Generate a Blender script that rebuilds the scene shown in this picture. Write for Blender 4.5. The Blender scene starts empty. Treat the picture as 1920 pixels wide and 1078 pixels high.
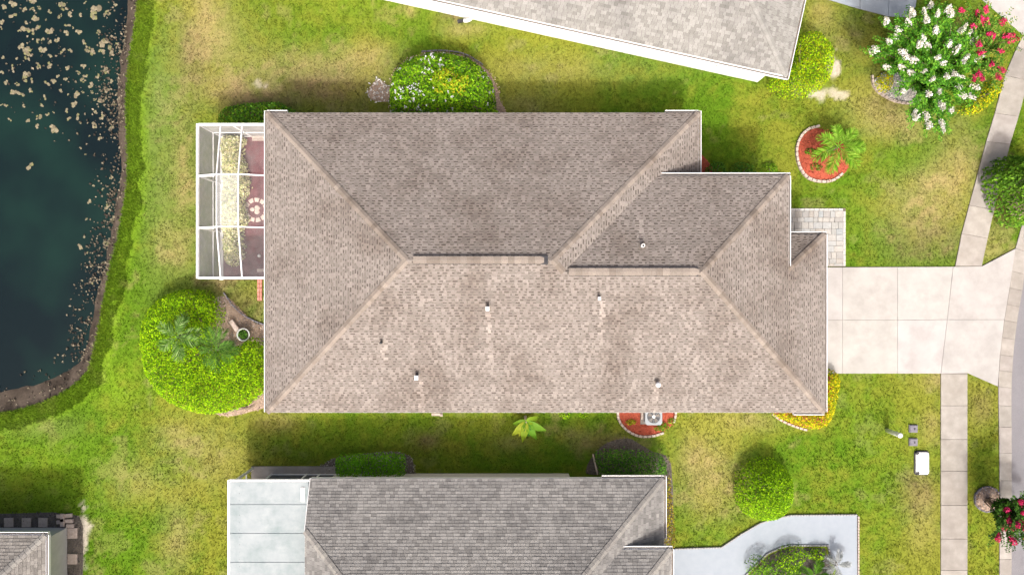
import bpy, math, random
import numpy as np
from mathutils import Vector, Matrix, Quaternion

R = math.radians
H = 32.0            # drone height above the lawn (m)
F = 1306.0          # focal length in photograph pixels
sc = bpy.context.scene

# ------------------------------------------------------------------ camera, sky, sun, exposure
cam_d = bpy.data.cameras.new('camera'); cam = bpy.data.objects.new('camera', cam_d)
sc.collection.objects.link(cam); sc.camera = cam
cam.location = (0, 0, H); cam.rotation_euler = (0, 0, 0)
cam_d.sensor_width = 36.0; cam_d.lens = F/1920*36.0; cam_d.clip_end = 2000

SUN_EL = R(51.0); SUN_AZ = R(3.0)      # sun stands towards -Y
w = bpy.data.worlds.new('World'); sc.world = w; w.use_nodes = True
nt = w.node_tree; nt.nodes.clear()
sky = nt.nodes.new('ShaderNodeTexSky'); sky.sky_type = 'NISHITA'; sky.sun_disc = False
sky.sun_elevation = SUN_EL; sky.sun_rotation = math.pi - SUN_AZ
sky.air_density = 0.55; sky.dust_density = 10.0; sky.ozone_density = 0.0
bg = nt.nodes.new('ShaderNodeBackground'); bg.inputs['Strength'].default_value = 0.15
wo = nt.nodes.new('ShaderNodeOutputWorld')
nt.links.new(sky.outputs[0], bg.inputs[0]); nt.links.new(bg.outputs[0], wo.inputs[0])
sl = bpy.data.lights.new('sun', 'SUN'); so = bpy.data.objects.new('sun', sl); sc.collection.objects.link(so)
sl.energy = 2.0; sl.angle = R(4.0); sl.color = (1.0, 0.985, 0.955)
sd = Vector((-math.sin(SUN_AZ)*math.cos(SUN_EL), math.cos(SUN_AZ)*math.cos(SUN_EL), -math.sin(SUN_EL)))
so.rotation_euler = sd.to_track_quat('-Z', 'Y').to_euler(); so.location = (4, -30, 40)
sc.view_settings.view_transform = 'Standard'; sc.view_settings.look = 'None'
sc.view_settings.exposure = 0.7; sc.view_settings.gamma = 1.0; sc.view_settings.use_curve_mapping = False

# ------------------------------------------------------------------ helpers
COL = sc.collection
rnd = random.Random(7)
rng = np.random.default_rng(11)
WL = {}                      # world location of every object built

def P(px, py, z=0.0):
    s = (H - z)/F
    return Vector(((px-960)*s, (539-py)*s, z))
def PP(pts, z=0.0): return [tuple(P(a, b, z)[:2]) for a, b in pts]

def tag(o, label=None, cat=None, group=None, kind=None):
    if label: o['label'] = label
    if cat: o['category'] = cat
    if group: o['group'] = group
    if kind: o['kind'] = kind
    return o

def empty(name, loc, label=None, cat=None, group=None, kind=None):
    o = bpy.data.objects.new(name, None); COL.objects.link(o)
    o.empty_display_size = .2
    o.location = loc; WL[o] = Vector(loc)
    return tag(o, label, cat, group, kind)

def add(name, me, parent=None, loc=(0, 0, 0), rot=None, scale=None):
    o = bpy.data.objects.new(name, me); COL.objects.link(o)
    wl = Vector(loc); base = WL[parent] if parent else Vector((0, 0, 0))
    o.parent = parent; o.location = wl-base; WL[o] = wl
    if rot is not None: o.rotation_euler = rot
    if scale is not None: o.scale = scale
    return o

def npmesh(name, verts, faces_idx, sizes, mat, cols=None, smooth=False):
    """verts (N,3); faces_idx flat loop indices; sizes per-face vertex counts; cols per-vertex (N,3)"""
    me = bpy.data.meshes.new(name)
    verts = np.asarray(verts, np.float32); faces_idx = np.asarray(faces_idx, np.int32); sizes = np.asarray(sizes, np.int32)
    me.vertices.add(len(verts)); me.vertices.foreach_set('co', verts.ravel())
    me.loops.add(len(faces_idx)); me.loops.foreach_set('vertex_index', faces_idx)
    me.polygons.add(len(sizes))
    st = np.concatenate([[0], np.cumsum(sizes)[:-1]]).astype(np.int32)
    me.polygons.foreach_set('loop_start', st); me.polygons.foreach_set('loop_total', sizes)
    me.polygons.foreach_set('use_smooth', np.full(len(sizes), bool(smooth)))
    me.update(calc_edges=True)
    if cols is not None:
        at = me.color_attributes.new('Col', 'FLOAT_COLOR', 'POINT')
        c = np.ones((len(verts), 4), np.float32); c[:, :3] = cols
        at.data.foreach_set('color', c.ravel())
    if mat: me.materials.append(mat)
    return me

class MB:
    def __init__(s): s.v = []; s.f = []; s.c = []; s.col = None
    def vert(s, p): s.v.append(tuple(p)); s.c.append(s.col or (1, 1, 1)); return len(s.v)-1
    def face(s, pts): s.f.append([s.vert(p) for p in pts]); return s
    def box(s, c, size, rz=0, taper=1.0):
        cx, cy, cz = c; sx, sy, sz = [a/2 for a in size]; ca, sa = math.cos(rz), math.sin(rz); i = []
        for dz in (-1, 1):
            t = taper if dz > 0 else 1
            for dx, dy in ((-1, -1), (1, -1), (1, 1), (-1, 1)):
                x, y = dx*sx*t, dy*sy*t
                i.append(s.vert((cx+x*ca-y*sa, cy+x*sa+y*ca, cz+dz*sz)))
        a, b, c_, d, e, f, g, h = i
        s.f += [[a, d, c_, b], [e, f, g, h], [a, b, f, e], [b, c_, g, f], [c_, d, h, g], [d, a, e, h]]
        return s
    def beam(s, p0, p1, wd, ht):
        p0 = Vector(p0); p1 = Vector(p1); d = (p1-p0).normalized()
        up = Vector((0, 0, 1)) if abs(d.z) < .95 else Vector((0, 1, 0))
        sd_ = d.cross(up).normalized(); u = sd_.cross(d).normalized(); i = []
        for p in (p0, p1):
            for a, b in ((-1, -1), (1, -1), (1, 1), (-1, 1)):
                i.append(s.vert(p+sd_*a*wd/2+u*b*ht/2))
        a, b, c_, d_, e, f, g, h = i
        s.f += [[a, b, c_, d_], [e, h, g, f], [a, e, f, b], [b, f, g, c_], [c_, g, h, d_], [d_, h, e, a]]
        return s
    def tube(s, pts, radii, n=8, cap=True):
        pts = [Vector(p) for p in pts]
        if not hasattr(radii, '__len__'): radii = [radii]*len(pts)
        rings = []
        for k, p in enumerate(pts):
            d = (pts[min(k+1, len(pts)-1)]-pts[max(k-1, 0)]).normalized()
            up = Vector((0, 0, 1)) if abs(d.z) < .9 else Vector((1, 0, 0))
            a = d.cross(up).normalized(); b = d.cross(a).normalized()
            rings.append([s.vert(p+(a*math.cos(t)+b*math.sin(t))*radii[k]) for t in [2*math.pi*j/n for j in range(n)]])
        for k in range(len(pts)-1):
            for j in range(n):
                s.f.append([rings[k][j], rings[k+1][j], rings[k+1][(j+1) % n], rings[k][(j+1) % n]])
        if cap: s.f.append(rings[0][:]); s.f.append(rings[-1][::-1])
        return s
    def lathe(s, c, prof, n=20):
        rings = [[s.vert((c[0]+r*math.cos(2*math.pi*j/n), c[1]+r*math.sin(2*math.pi*j/n), c[2]+z)) for j in range(n)] for r, z in prof]
        for k in range(len(prof)-1):
            for j in range(n):
                s.f.append([rings[k][j], rings[k][(j+1) % n], rings[k+1][(j+1) % n], rings[k+1][j]])
        s.f.append(rings[0][::-1]); s.f.append(rings[-1][:])
        return s
    def prism(s, poly, z0, z1, inset=0.0):
        area = sum(poly[i][0]*poly[(i+1) % len(poly)][1]-poly[(i+1) % len(poly)][0]*poly[i][1] for i in range(len(poly)))
        if area < 0: poly = poly[::-1]
        n = len(poly); cx = sum(p[0] for p in poly)/n; cy = sum(p[1] for p in poly)/n
        b = [s.vert((x, y, z0)) for x, y in poly]
        if inset:
            m = [s.vert((x, y, z1-inset)) for x, y in poly]
            def sh(x, y):
                d = math.hypot(x-cx, y-cy) or 1
                return (x-(x-cx)/d*inset*1.4, y-(y-cy)/d*inset*1.4, z1)
            t = [s.vert(sh(x, y)) for x, y in poly]
            for i in range(n):
                j = (i+1) % n
                s.f += [[b[i], b[j], m[j], m[i]], [m[i], m[j], t[j], t[i]]]
        else:
            t = [s.vert((x, y, z1)) for x, y in poly]
            for i in range(n):
                j = (i+1) % n; s.f.append([b[i], b[j], t[j], t[i]])
        s.f.append(t); s.f.append(b[::-1])
        return s
    def mesh(s, name, mat, off=(0, 0, 0), smooth=False, cols=False):
        off = np.array(off)
        idx = [i for f in s.f for i in f]; sz = [len(f) for f in s.f]
        return npmesh(name, np.array(s.v)-off, idx, sz, mat, np.array(s.c) if cols else None, smooth)
    def build(s, name, mat, parent=None, smooth=False, cols=False):
        off = WL[parent] if parent else Vector((0, 0, 0))
        return add(name, s.mesh(name, mat, off, smooth, cols), parent, off)

# numpy noise and polygons
def _hash(ix, iy, seed):
    h = (ix.astype(np.int64)*374761393+iy.astype(np.int64)*668265263+seed*974711) & 0x7fffffff
    h = ((h ^ (h >> 13))*1274126177) & 0x7fffffff
    return ((h ^ (h >> 16)) & 0xffff)/65535.0
def vnoise(x, y, scale, seed=0):
    x = np.asarray(x, float)/scale+1000.3; y = np.asarray(y, float)/scale+1000.7
    ix = np.floor(x); iy = np.floor(y); fx = x-ix; fy = y-iy
    fx = fx*fx*(3-2*fx); fy = fy*fy*(3-2*fy)
    a = _hash(ix, iy, seed); b = _hash(ix+1, iy, seed); c = _hash(ix, iy+1, seed); d = _hash(ix+1, iy+1, seed)
    return (a*(1-fx)+b*fx)*(1-fy)+(c*(1-fx)+d*fx)*fy
def fbm(x, y, scale, seed=0, oct=4):
    t = 0; a = 1; n = 0
    for o in range(oct):
        t = t+a*vnoise(x, y, scale/2**o, seed+o*17); n += a; a *= .55
    return t/n
def inside(x, y, poly):
    r = np.zeros(np.shape(x), bool); n = len(poly)
    for i in range(n):
        x0, y0 = poly[i]; x1, y1 = poly[(i+1) % n]
        if y0 == y1: continue
        c = ((y0 > y) != (y1 > y)) & (x < (x1-x0)*(y-y0)/(y1-y0)+x0)
        r ^= c
    return r
def segdist(x, y, poly, closed=True):
    best = np.full(np.shape(x), 1e9); bx = np.zeros(np.shape(x)); by = np.zeros(np.shape(x)); n = len(poly)
    for i in range(n if closed else n-1):
        x0, y0 = poly[i]; x1, y1 = poly[(i+1) % n]; dx, dy = x1-x0, y1-y0
        t = np.clip(((x-x0)*dx+(y-y0)*dy)/(dx*dx+dy*dy+1e-9), 0, 1)
        qx = x0+t*dx; qy = y0+t*dy; d = np.hypot(x-qx, y-qy); m = d < best
        best = np.where(m, d, best); bx = np.where(m, qx, bx); by = np.where(m, qy, by)
    return best, bx, by
def spline(pts, n=6, closed=False):
    out = []; N = len(pts)
    rngk = range(N) if closed else range(N-1)
    for i in rngk:
        g = lambda k: pts[k % N] if closed else pts[max(0, min(N-1, k))]
        p0, p1, p2, p3 = g(i-1), g(i), g(i+1), g(i+2)
        for k in range(n):
            t = k/n
            out.append(tuple(.5*((2*b)+(c-a)*t+(2*a-5*b+4*c-d)*t*t+(3*b-a-3*c+d)*t**3) for a, b, c, d in zip(p0, p1, p2, p3)))
    if not closed: out.append(pts[-1])
    return out
def ellipse(cx, cy, rx, ry, n=24, wob=0.0, seed=0, a0=0, a1=360):
    r_ = random.Random(seed); ph = [r_.uniform(0, 6.28) for _ in range(3)]
    o = []
    for k in range(n):
        t = R(a0+(a1-a0)*k/(n if a1-a0 == 360 else n-1))
        q = 1+wob*(math.sin(2*t+ph[0])+.6*math.sin(3*t+ph[1])+.4*math.sin(5*t+ph[2]))
        o.append((cx+rx*q*math.cos(t), cy+ry*q*math.sin(t)))
    return o

# ------------------------------------------------------------------ materials
def new_mat(name):
    m = bpy.data.materials.new(name); m.use_nodes = True
    n = m.node_tree; b = n.nodes['Principled BSDF']
    return m, n, b
def N(n, t, **k):
    o = n.nodes.new(t)
    for a, v in k.items():
        if a in o.inputs: o.inputs[a].default_value = v
        else: setattr(o, a, v)
    return o
def surf(name, c1, c2=None, scale=6.0, rough=.85, bump=0.0, bscale=None, attr=False, c3=None, s3=.6, f3=.5, metal=0.0, spec=.3, detail=5):
    """noise-mixed colour on object coordinates; c3 = large stains; attr multiplies a per-piece colour"""
    m, n, b = new_mat(name); L = n.links
    geo = N(n, 'ShaderNodeNewGeometry'); pos = geo.outputs['Position']
    c2 = c2 or c1
    nz = N(n, 'ShaderNodeTexNoise', Scale=scale, Detail=float(detail), Roughness=.6); L.new(pos, nz.inputs['Vector'])
    rp = N(n, 'ShaderNodeValToRGB'); rp.color_ramp.elements[0].position = .3; rp.color_ramp.elements[1].position = .7
    rp.color_ramp.elements[0].color = (*c1, 1); rp.color_ramp.elements[1].color = (*c2, 1)
    L.new(nz.outputs[0], rp.inputs[0]); out = rp.outputs[0]
    if c3:
        n3 = N(n, 'ShaderNodeTexNoise', Scale=s3, Detail=6.0, Roughness=.65); L.new(pos, n3.inputs['Vector'])
        r3 = N(n, 'ShaderNodeValToRGB'); r3.color_ramp.elements[0].position = .45; r3.color_ramp.elements[1].position = .72
        r3.color_ramp.elements[0].color = (0, 0, 0, 1); r3.color_ramp.elements[1].color = (f3, f3, f3, 1); L.new(n3.outputs[0], r3.inputs[0])
        mx = N(n, 'ShaderNodeMix', data_type='RGBA'); L.new(r3.outputs[0], mx.inputs[0]); L.new(out, mx.inputs[6]); mx.inputs[7].default_value = (*c3, 1); out = mx.outputs[2]
    if attr:
        a = N(n, 'ShaderNodeVertexColor', layer_name='Col')
        mm = N(n, 'ShaderNodeMix', data_type='RGBA', blend_type='MULTIPLY'); mm.inputs[0].default_value = 1
        L.new(out, mm.inputs[6]); L.new(a.outputs[0], mm.inputs[7]); out = mm.outputs[2]
    L.new(out, b.inputs['Base Color']); b.inputs['Roughness'].default_value = rough
    b.inputs['Metallic'].default_value = metal; b.inputs['Specular IOR Level'].default_value = spec
    if bump:
        nb = N(n, 'ShaderNodeTexNoise', Scale=bscale or scale*4, Detail=4.0); L.new(pos, nb.inputs['Vector'])
        bp = N(n, 'ShaderNodeBump', Strength=bump, Distance=.02); L.new(nb.outputs[0], bp.inputs['Height']); L.new(bp.outputs[0], b.inputs['Normal'])
    return m
def leafmat(name, tint=(1, 1, 1), trans=.3, rough=.6):
    m, n, b = new_mat(name); L = n.links
    a = N(n, 'ShaderNodeVertexColor', layer_name='Col')
    mm = N(n, 'ShaderNodeMix', data_type='RGBA', blend_type='MULTIPLY'); mm.inputs[0].default_value = 1
    L.new(a.outputs[0], mm.inputs[6]); mm.inputs[7].default_value = (*tint, 1)
    L.new(mm.outputs[2], b.inputs['Base Color']); b.inputs['Roughness'].default_value = rough; b.inputs['Specular IOR Level'].default_value = .08
    tr = N(n, 'ShaderNodeBsdfTranslucent'); L.new(mm.outputs[2], tr.inputs[0])
    ms = N(n, 'ShaderNodeMixShader'); ms.inputs[0].default_value = trans
    L.new(b.outputs[0], ms.inputs[1]); L.new(tr.outputs[0], ms.inputs[2]); L.new(ms.outputs[0], n.nodes['Material Output'].inputs[0])
    return m
def screenmat(name, col, dens):
    m, n, b = new_mat(name); L = n.links
    b.inputs['Base Color'].default_value = (*col, 1); b.inputs['Roughness'].default_value = .8
    t = N(n, 'ShaderNodeBsdfTransparent'); ms = N(n, 'ShaderNodeMixShader')
    geo = N(n, 'ShaderNodeNewGeometry')
    nz = N(n, 'ShaderNodeTexNoise', Scale=3.0, Detail=4.0); L.new(geo.outputs['Position'], nz.inputs['Vector'])
    mr = N(n, 'ShaderNodeMapRange'); mr.inputs[1].default_value = .3; mr.inputs[2].default_value = .7; mr.inputs[3].default_value = dens*.85; mr.inputs[4].default_value = min(1, dens*1.15)
    L.new(nz.outputs[0], mr.inputs[0]); L.new(mr.outputs[0], ms.inputs[0])
    L.new(t.outputs[0], ms.inputs[1]); L.new(b.outputs[0], ms.inputs[2]); L.new(ms.outputs[0], n.nodes['Material Output'].inputs[0])
    return m

M = {}
M['lawn'] = surf('lawn_soil', (.75, .75, .75), (1.1, 1.1, 1.1), 9, .95, .6, 30, attr=True, spec=.05)
M['grass'] = leafmat('grass_blades', (1, 1, 1), .35, .7)
M['leaf'] = leafmat('leaves', (1, 1, 1), .4, .5)
M['petal'] = leafmat('petals', (1, 1, 1), .25, .7)
M['bark'] = surf('bark', (.12, .085, .06), (.24, .18, .13), 14, .9, .5)
M['palebark'] = surf('pale_bark', (.22, .18, .15), (.4, .35, .3), 14, .9, .4)
M['shingle_tan'] = surf('tan_shingles', (.80, .79, .78), (1.12, 1.12, 1.12), 26, .95, .5, 120, attr=True, c3=(.58, .53, .50), s3=.42, f3=.9, spec=.1)
M['shingle_grey'] = surf('grey_shingles', (.80, .80, .80), (1.12, 1.12, 1.12), 26, .95, .5, 120, attr=True, c3=(.60, .60, .62), s3=.5, f3=.8, spec=.1)
M['deck'] = surf('roof_underlay', (.05, .045, .04), (.08, .07, .06), 10, .95)
M['white'] = surf('white_paint', (.70, .70, .69), (.80, .80, .79), 3, .5, c3=(.6, .59, .56), s3=2, f3=.4)
M['alu'] = surf('white_aluminium', (.74, .75, .76), (.82, .82, .82), 4, .4)
M['gutter_in'] = surf('gutter_inside', (.10, .09, .08), (.2, .17, .14), 12, .9)
M['stucco'] = surf('cream_stucco', (.55, .51, .45), (.63, .59, .52), 5, .9, .3, 60)
M['stucco_w'] = surf('white_stucco', (.70, .70, .69), (.80, .80, .79), 5, .9, .3, 60)
M['stucco_g'] = surf('greige_stucco', (.46, .45, .42), (.54, .53, .50), 4, .9, .3, 60)
M['glass'] = surf('window_glass', (.03, .04, .05), (.05, .06, .07), 2, .08, spec=.6)
M['concrete'] = surf('driveway_concrete', (.335, .327, .315), (.40, .39, .377), 1.1, .85, .25, 40, attr=True, c3=(.28, .268, .255), s3=.8, f3=.85)
M['walk'] = surf('pavement_concrete', (.25, .232, .21), (.345, .325, .298), 2.0, .9, .4, 50, attr=True, c3=(.24, .22, .2), s3=1.6, f3=.75)
M['joint'] = surf('joint_dirt', (.12, .10, .08), (.2, .17, .13), 20, .95)
M['asphalt'] = surf('asphalt', (.17, .166, .178), (.22, .215, .227), 40, .9, .5, 150, c3=(.14, .137, .145), s3=.5, f3=.5)
M['bluewalk'] = surf('painted_walk', (.25, .288, .33), (.28, .315, .357), 3.0, .75, .15, 50)
M['paver'] = surf('stone_paver', (.85, .85, .85), (1.1, 1.1, 1.1), 8, .9, .4, 60, attr=True)
M['mud'] = surf('bank_mud', (.09, .075, .06), (.2, .17, .135), 3, .8, .6, 20)
M['mulch_r'] = surf('red_mulch', (.22, .045, .025), (.40, .09, .05), 16, .95, .8, 40)
M['mulch_b'] = surf('brown_mulch', (.24, .17, .125), (.42, .32, .25), 16, .95, .8, 40)
M['mulch_d'] = surf('dark_mulch', (.07, .06, .05), (.16, .14, .12), 16, .95, .8, 40)
M['chip'] = surf('wood_chips', (.85, .85, .85), (1.1, 1.1, 1.1), 20, .95, attr=True)
M['brick_pale'] = surf('pale_edging', (.36, .29, .25), (.50, .43, .38), 9, .9, .3, 60)
M['brick_red'] = surf('red_brick', (.42, .17, .13), (.55, .25, .2), 9, .9, .3, 60)
M['patio'] = surf('patio_pavers', (.10, .028, .035), (.19, .06, .07), 4, .55, .3, 40, c3=(.2, .16, .16), s3=1.1, f3=.5)
M['stone'] = surf('patio_stone', (.55, .43, .38), (.68, .56, .5), 6, .85, .3, 40)
M['edge_grey'] = surf('grey_edging', (.25, .25, .25), (.36, .36, .36), 9, .9)
M['darkmetal'] = surf('dark_metal', (.03, .03, .035), (.06, .06, .065), 8, .5, metal=.3)
M['greymetal'] = surf('grey_metal', (.22, .245, .265), (.30, .325, .345), 5, .45, metal=.2)
M['flash'] = surf('weathered_flashing', (.15, .13, .11), (.22, .19, .165), 9, .8)
M['greyplastic'] = surf('grey_lid', (.13, .125, .15), (.2, .19, .22), 9, .7)
M['pot'] = surf('pot_ceramic', (.5, .52, .5), (.62, .64, .6), 7, .6)
M['soil'] = surf('soil', (.03, .025, .02), (.07, .055, .04), 20, .95)
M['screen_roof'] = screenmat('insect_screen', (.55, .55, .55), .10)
M['screen_sheen'] = screenmat('painted_sunlit_screen', (.60, .61, .61), .34)  # whiter, denser roof screen: reflected sunlight is put into its colour
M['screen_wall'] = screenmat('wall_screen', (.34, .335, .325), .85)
M['panelroof'] = surf('aluminium_roof', (.26, .298, .312), (.32, .352, .365), 1.6, .75, c3=(.185, .235, .24), s3=1.1, f3=.9)
M['algae'] = surf('floating_weed', (.8, .8, .8), (1.15, 1.15, 1.15), 18, .95, .6, 50, attr=True, spec=.1)
M['gravel_w'] = surf('white_gravel', (.45, .43, .4), (.6, .58, .55), 14, .95, .8, 40)
M['rock'] = surf('white_rock', (.85, .85, .85), (1.1, 1.1, 1.1), 9, .9, attr=True)

# leaves as thousands of folded quads
def leaf_mesh(name, pos, nrm, size, aspect, cols, mat, off=(0, 0, 0), fold=.15, dirs=None, seed=0):
    r = np.random.default_rng(seed+5); n = len(pos)
    nrm = nrm/np.maximum(np.linalg.norm(nrm, axis=1, keepdims=True), 1e-6)
    d = r.normal(size=(n, 3)) if dirs is None else dirs
    d = d-nrm*np.sum(d*nrm, 1, keepdims=True); d /= np.maximum(np.linalg.norm(d, axis=1, keepdims=True), 1e-6)
    s = np.cross(nrm, d); size = np.broadcast_to(size, (n,))[:, None]; wd = size*aspect
    p = pos-np.array(off)
    a = p-d*size*.5*0; b = p+d*size*.5+s*wd*.5-nrm*0+nrm*fold*wd; c = p+d*size-nrm*size*.12; e = p+d*size*.5-s*wd*.5+nrm*fold*wd
    v = np.stack([a, b, c, e], 1).reshape(-1, 3)
    i4 = np.arange(n)[:, None]*4
    idx = np.concatenate([i4, i4+1, i4+2, i4, i4+2, i4+3], 1).ravel()
    return npmesh(name, v, idx, np.full(2*n, 3), mat, np.repeat(cols, 4, 0))
def pick_cols(r, n, cols, jit=.18):
    cols = np.array(cols); c = cols[r.integers(0, len(cols), n)]
    return np.clip(c*(1+r.normal(0, jit, (n, 1))), .002, 1)
# ------------------------------------------------------------------ shoreline, hard areas, beds (world coordinates)
SHORE_PX = [(266, -260), (262, -80), (262, 0), (252, 70), (243, 130), (239, 190), (241, 260), (241, 340), (229, 420), (212, 490), (198, 560), (183, 640), (170, 688), (150, 716), (108, 744), (60, 764), (0, 778), (-120, 795), (-400, 830)]
SHORE = spline(PP(SHORE_PX), 4)
POND = SHORE + [(-160, -8.0), (-160, 70), (-17, 70)]
def inward(x, y):
    """metres into the pond from the grass edge (negative on land)"""
    d, _, _ = segdist(x, y, SHORE, False)
    return np.where(inside(x, y, POND), d, -d)

# beds and bare ground where no lawn grass grows: (outline)
BARE = []          # filled below, polygons in world xy
HOUSE_FOOT = [(-9.9, -4.81), (12.75, -4.81), (12.75, 1.78), (10.9, 1.78), (10.9, 4.14), (7.43, 4.14), (7.43, 6.91), (-9.9, 6.91)]
DRIVE = PP([(1515, 501), (1579, 501), (1682, 500.5), (1786, 500), (1840, 499), (1903, 466), (1892, 540), (1882, 600), (1874, 665), (1870, 724), (1814, 699.5), (1763, 700), (1682, 700), (1579, 700), (1515, 700)])
WALK_L = PP([(1790, 499), (1802, 438), (1816, 385), (1832, 326), (1848, 266), (1864, 213), (1883, 142), (1906, 88), (1934, 40), (1965, -5)])
WALK_R = PP([(1840, 499), (1851, 447), (1863, 394), (1877, 331), (1893, 271), (1909, 219), (1927, 152), (1950, 104), (1978, 62), (2010, 20)])
WALK_S = [(1763, 1813, a, b) for a, b in ((700, 760), (760, 823), (823, 882), (882, 946), (946, 1009), (1009, 1068), (1068, 1130), (1130, 1192))]
KERB_L = spline(PP([(1990, 225), (1945, 330), (1903, 466), (1892, 540), (1882, 600), (1874, 665), (1871, 724), (1872, 800), (1873, 900), (1873, 1000), (1873, 1100), (1873, 1240)]), 4)
KERB_R = spline(PP([(2015, 235), (1969, 340), (1927, 474), (1916, 545), (1906, 605), (1899, 668), (1896, 727), (1896, 800), (1896, 900), (1896, 1000), (1896, 1100), (1896, 1240)]), 4)
NDRIVE = PP([(1836, -4), (1920, 69), (1990, 130), (2120, -60), (2000, -200), (1750, -200), (1700, -110)])
FRONTWALK = PP([(1470, 391), (1585, 391), (1585, 500), (1540, 500), (1540, 440), (1470, 440)])
BLUE_OUT = PP([(1225, 1029), (1352, 1026), (1388, 1002), (1424, 981), (1452, 972), (1482, 966), (1606, 965), (1607, 1180), (1225, 1180)])
ISLAND = PP([(1395, 1080), (1418, 1056), (1438, 1037), (1462, 1026), (1482, 1022), (1551, 1022), (1556, 1040), (1572, 1080), (1572, 1140), (1395, 1140)])
NWALK = PP([(1540, -3), (1611, 18), (1664, 32), (1700, 34), (1716, 14), (1722, -30), (1560, -50)])
PATIO = PP([(411, 257), (500, 257), (510, 257), (510, 508), (411, 508)])
HARD = [HOUSE_FOOT, DRIVE, WALK_L+WALK_R[::-1], PP([(1763, 700), (1813, 700), (1813, 1200), (1763, 1200)]), KERB_L+[(40, KERB_L[-1][1]), (40, KERB_L[0][1])], NDRIVE, FRONTWALK, BLUE_OUT, NWALK, PATIO]

# ------------------------------------------------------------------ lawn colour (where the turf is dry, bare or lush)
C_YEL = np.array((.218, .242, .029)); C_GRN = np.array((.098, .196, .011)); C_LUSH = np.array((.165, .28, .016)); C_TAN = np.array((.36, .275, .125)); C_BRN = np.array((.20, .14, .08)); C_SAND = np.array((.5, .44, .37)); C_PALE = np.array((.19, .22, .068))
PATCH = [  # px, py, rx, ry, strength, colour
 (385, 45, 38, 70, .75, C_TAN), (430, 165, 45, 28, .65, C_TAN), (480, 185, 60, 28, .75, C_BRN), (600, 165, 120, 38, .75, C_BRN), (560, 118, 90, 30, .5, C_TAN), (690, 120, 55, 35, .5, C_TAN), (360, 110, 30, 60, .5, C_BRN), (420, 80, 60, 60, .35, C_TAN),
 (480, 160, 14, 12, .9, C_SAND), (770, 22, 12, 10, .6, C_TAN), (870, 55, 40, 14, .6, C_TAN), (850, 30, 26, 10, .8, C_BRN), (690, 100, 40, 20, .4, C_TAN), (640, 20, 200, 60, .3, C_YEL),
 (1010, 135, 120, 30, .3, C_TAN), (1180, 130, 120, 40, .25, C_PALE), (985, 195, 60, 22, .5, C_TAN), (1540, 30, 25, 35, .5, C_TAN), (1568, 130, 12, 28, .9, C_SAND), (1555, 178, 40, 10, .9, C_SAND), (1600, 60, 40, 60, .35, C_BRN), (1640, 200, 60, 40, .45, C_TAN), (1690, 230, 70, 30, .55, C_TAN), (1800, 290, 40, 60, .5, C_TAN), (1760, 335, 60, 38, .7, C_TAN), (1730, 400, 80, 50, .6, C_TAN), (1740, 460, 80, 40, .5, C_BRN), (1700, 300, 60, 30, .5, C_GRN), (1600, 400, 50, 70, .55, C_GRN), (1560, 230, 60, 50, .3, C_GRN), (1660, 170, 30, 60, .4, C_BRN),
 (1880, 385, 25, 30, .8, C_BRN), (1865, 470, 30, 20, .5, C_TAN), (1760, 715, 40, 18, .5, C_TAN), (1600, 760, 80, 60, .5, C_GRN), (1650, 870, 80, 80, .45, C_GRN), (1720, 918, 30, 34, .8, C_BRN), (1730, 980, 30, 50, .4, C_TAN), (1745, 800, 18, 30, .5, C_TAN), (1650, 1010, 40, 60, .5, C_GRN), (1840, 760, 25, 40, .5, C_BRN), (1845, 860, 25, 50, .5, C_GRN), (1840, 1030, 25, 40, .4, C_YEL),
 (1335, 900, 55, 70, .6, C_TAN), (1305, 860, 30, 50, .5, C_TAN), (1400, 790, 60, 20, .5, C_TAN), (1330, 1000, 50, 30, .6, C_GRN), (1330, 805, 40, 20, .4, C_YEL), (800, 826, 22, 14, .95, C_BRN), (960, 830, 30, 16, .4, C_TAN), (1070, 812, 30, 12, .4, C_TAN), (930, 800, 40, 20, .4, C_YEL), (1140, 830, 50, 20, .7, C_BRN), (1090, 835, 20, 8, .5, C_TAN), (700, 800, 140, 30, .45, C_GRN), (640, 840, 100, 30, .6, C_GRN), (950, 870, 160, 25, .6, C_GRN), (520, 790, 40, 18, .4, C_TAN),
 (460, 560, 45, 40, .6, C_BRN), (470, 545, 30, 22, .4, C_YEL), (400, 530, 40, 14, .7, C_BRN), (300, 350, 30, 200, .5, C_PALE), (345, 330, 26, 120, .55, C_TAN), (330, 470, 40, 50, .45, C_TAN), (300, 180, 30, 90, .5, C_PALE), (300, 520, 40, 30, .3, C_GRN), (220, 720, 50, 50, .7, C_LUSH), (130, 860, 140, 50, .55, C_GRN), (80, 800, 70, 20, .5, C_PALE), (60, 900, 100, 60, .6, C_LUSH), (230, 1000, 60, 90, .5, C_GRN), (400, 860, 70, 60, .35, C_TAN), (330, 820, 40, 30, .4, C_TAN), (330, 1010, 30, 60, .5, C_TAN), (415, 1000, 18, 70, .5, C_YEL), (250, 900, 50, 40, .35, C_TAN), (155, 1010, 14, 60, .6, C_SAND), (180, 60, 1, 1, 0, C_TAN), (1440, 60, 1, 1, 0, C_TAN), (1350, 290, 80, 40, .6, C_GRN), (1120, 190, 180, 30, .4, C_GRN)]
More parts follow.
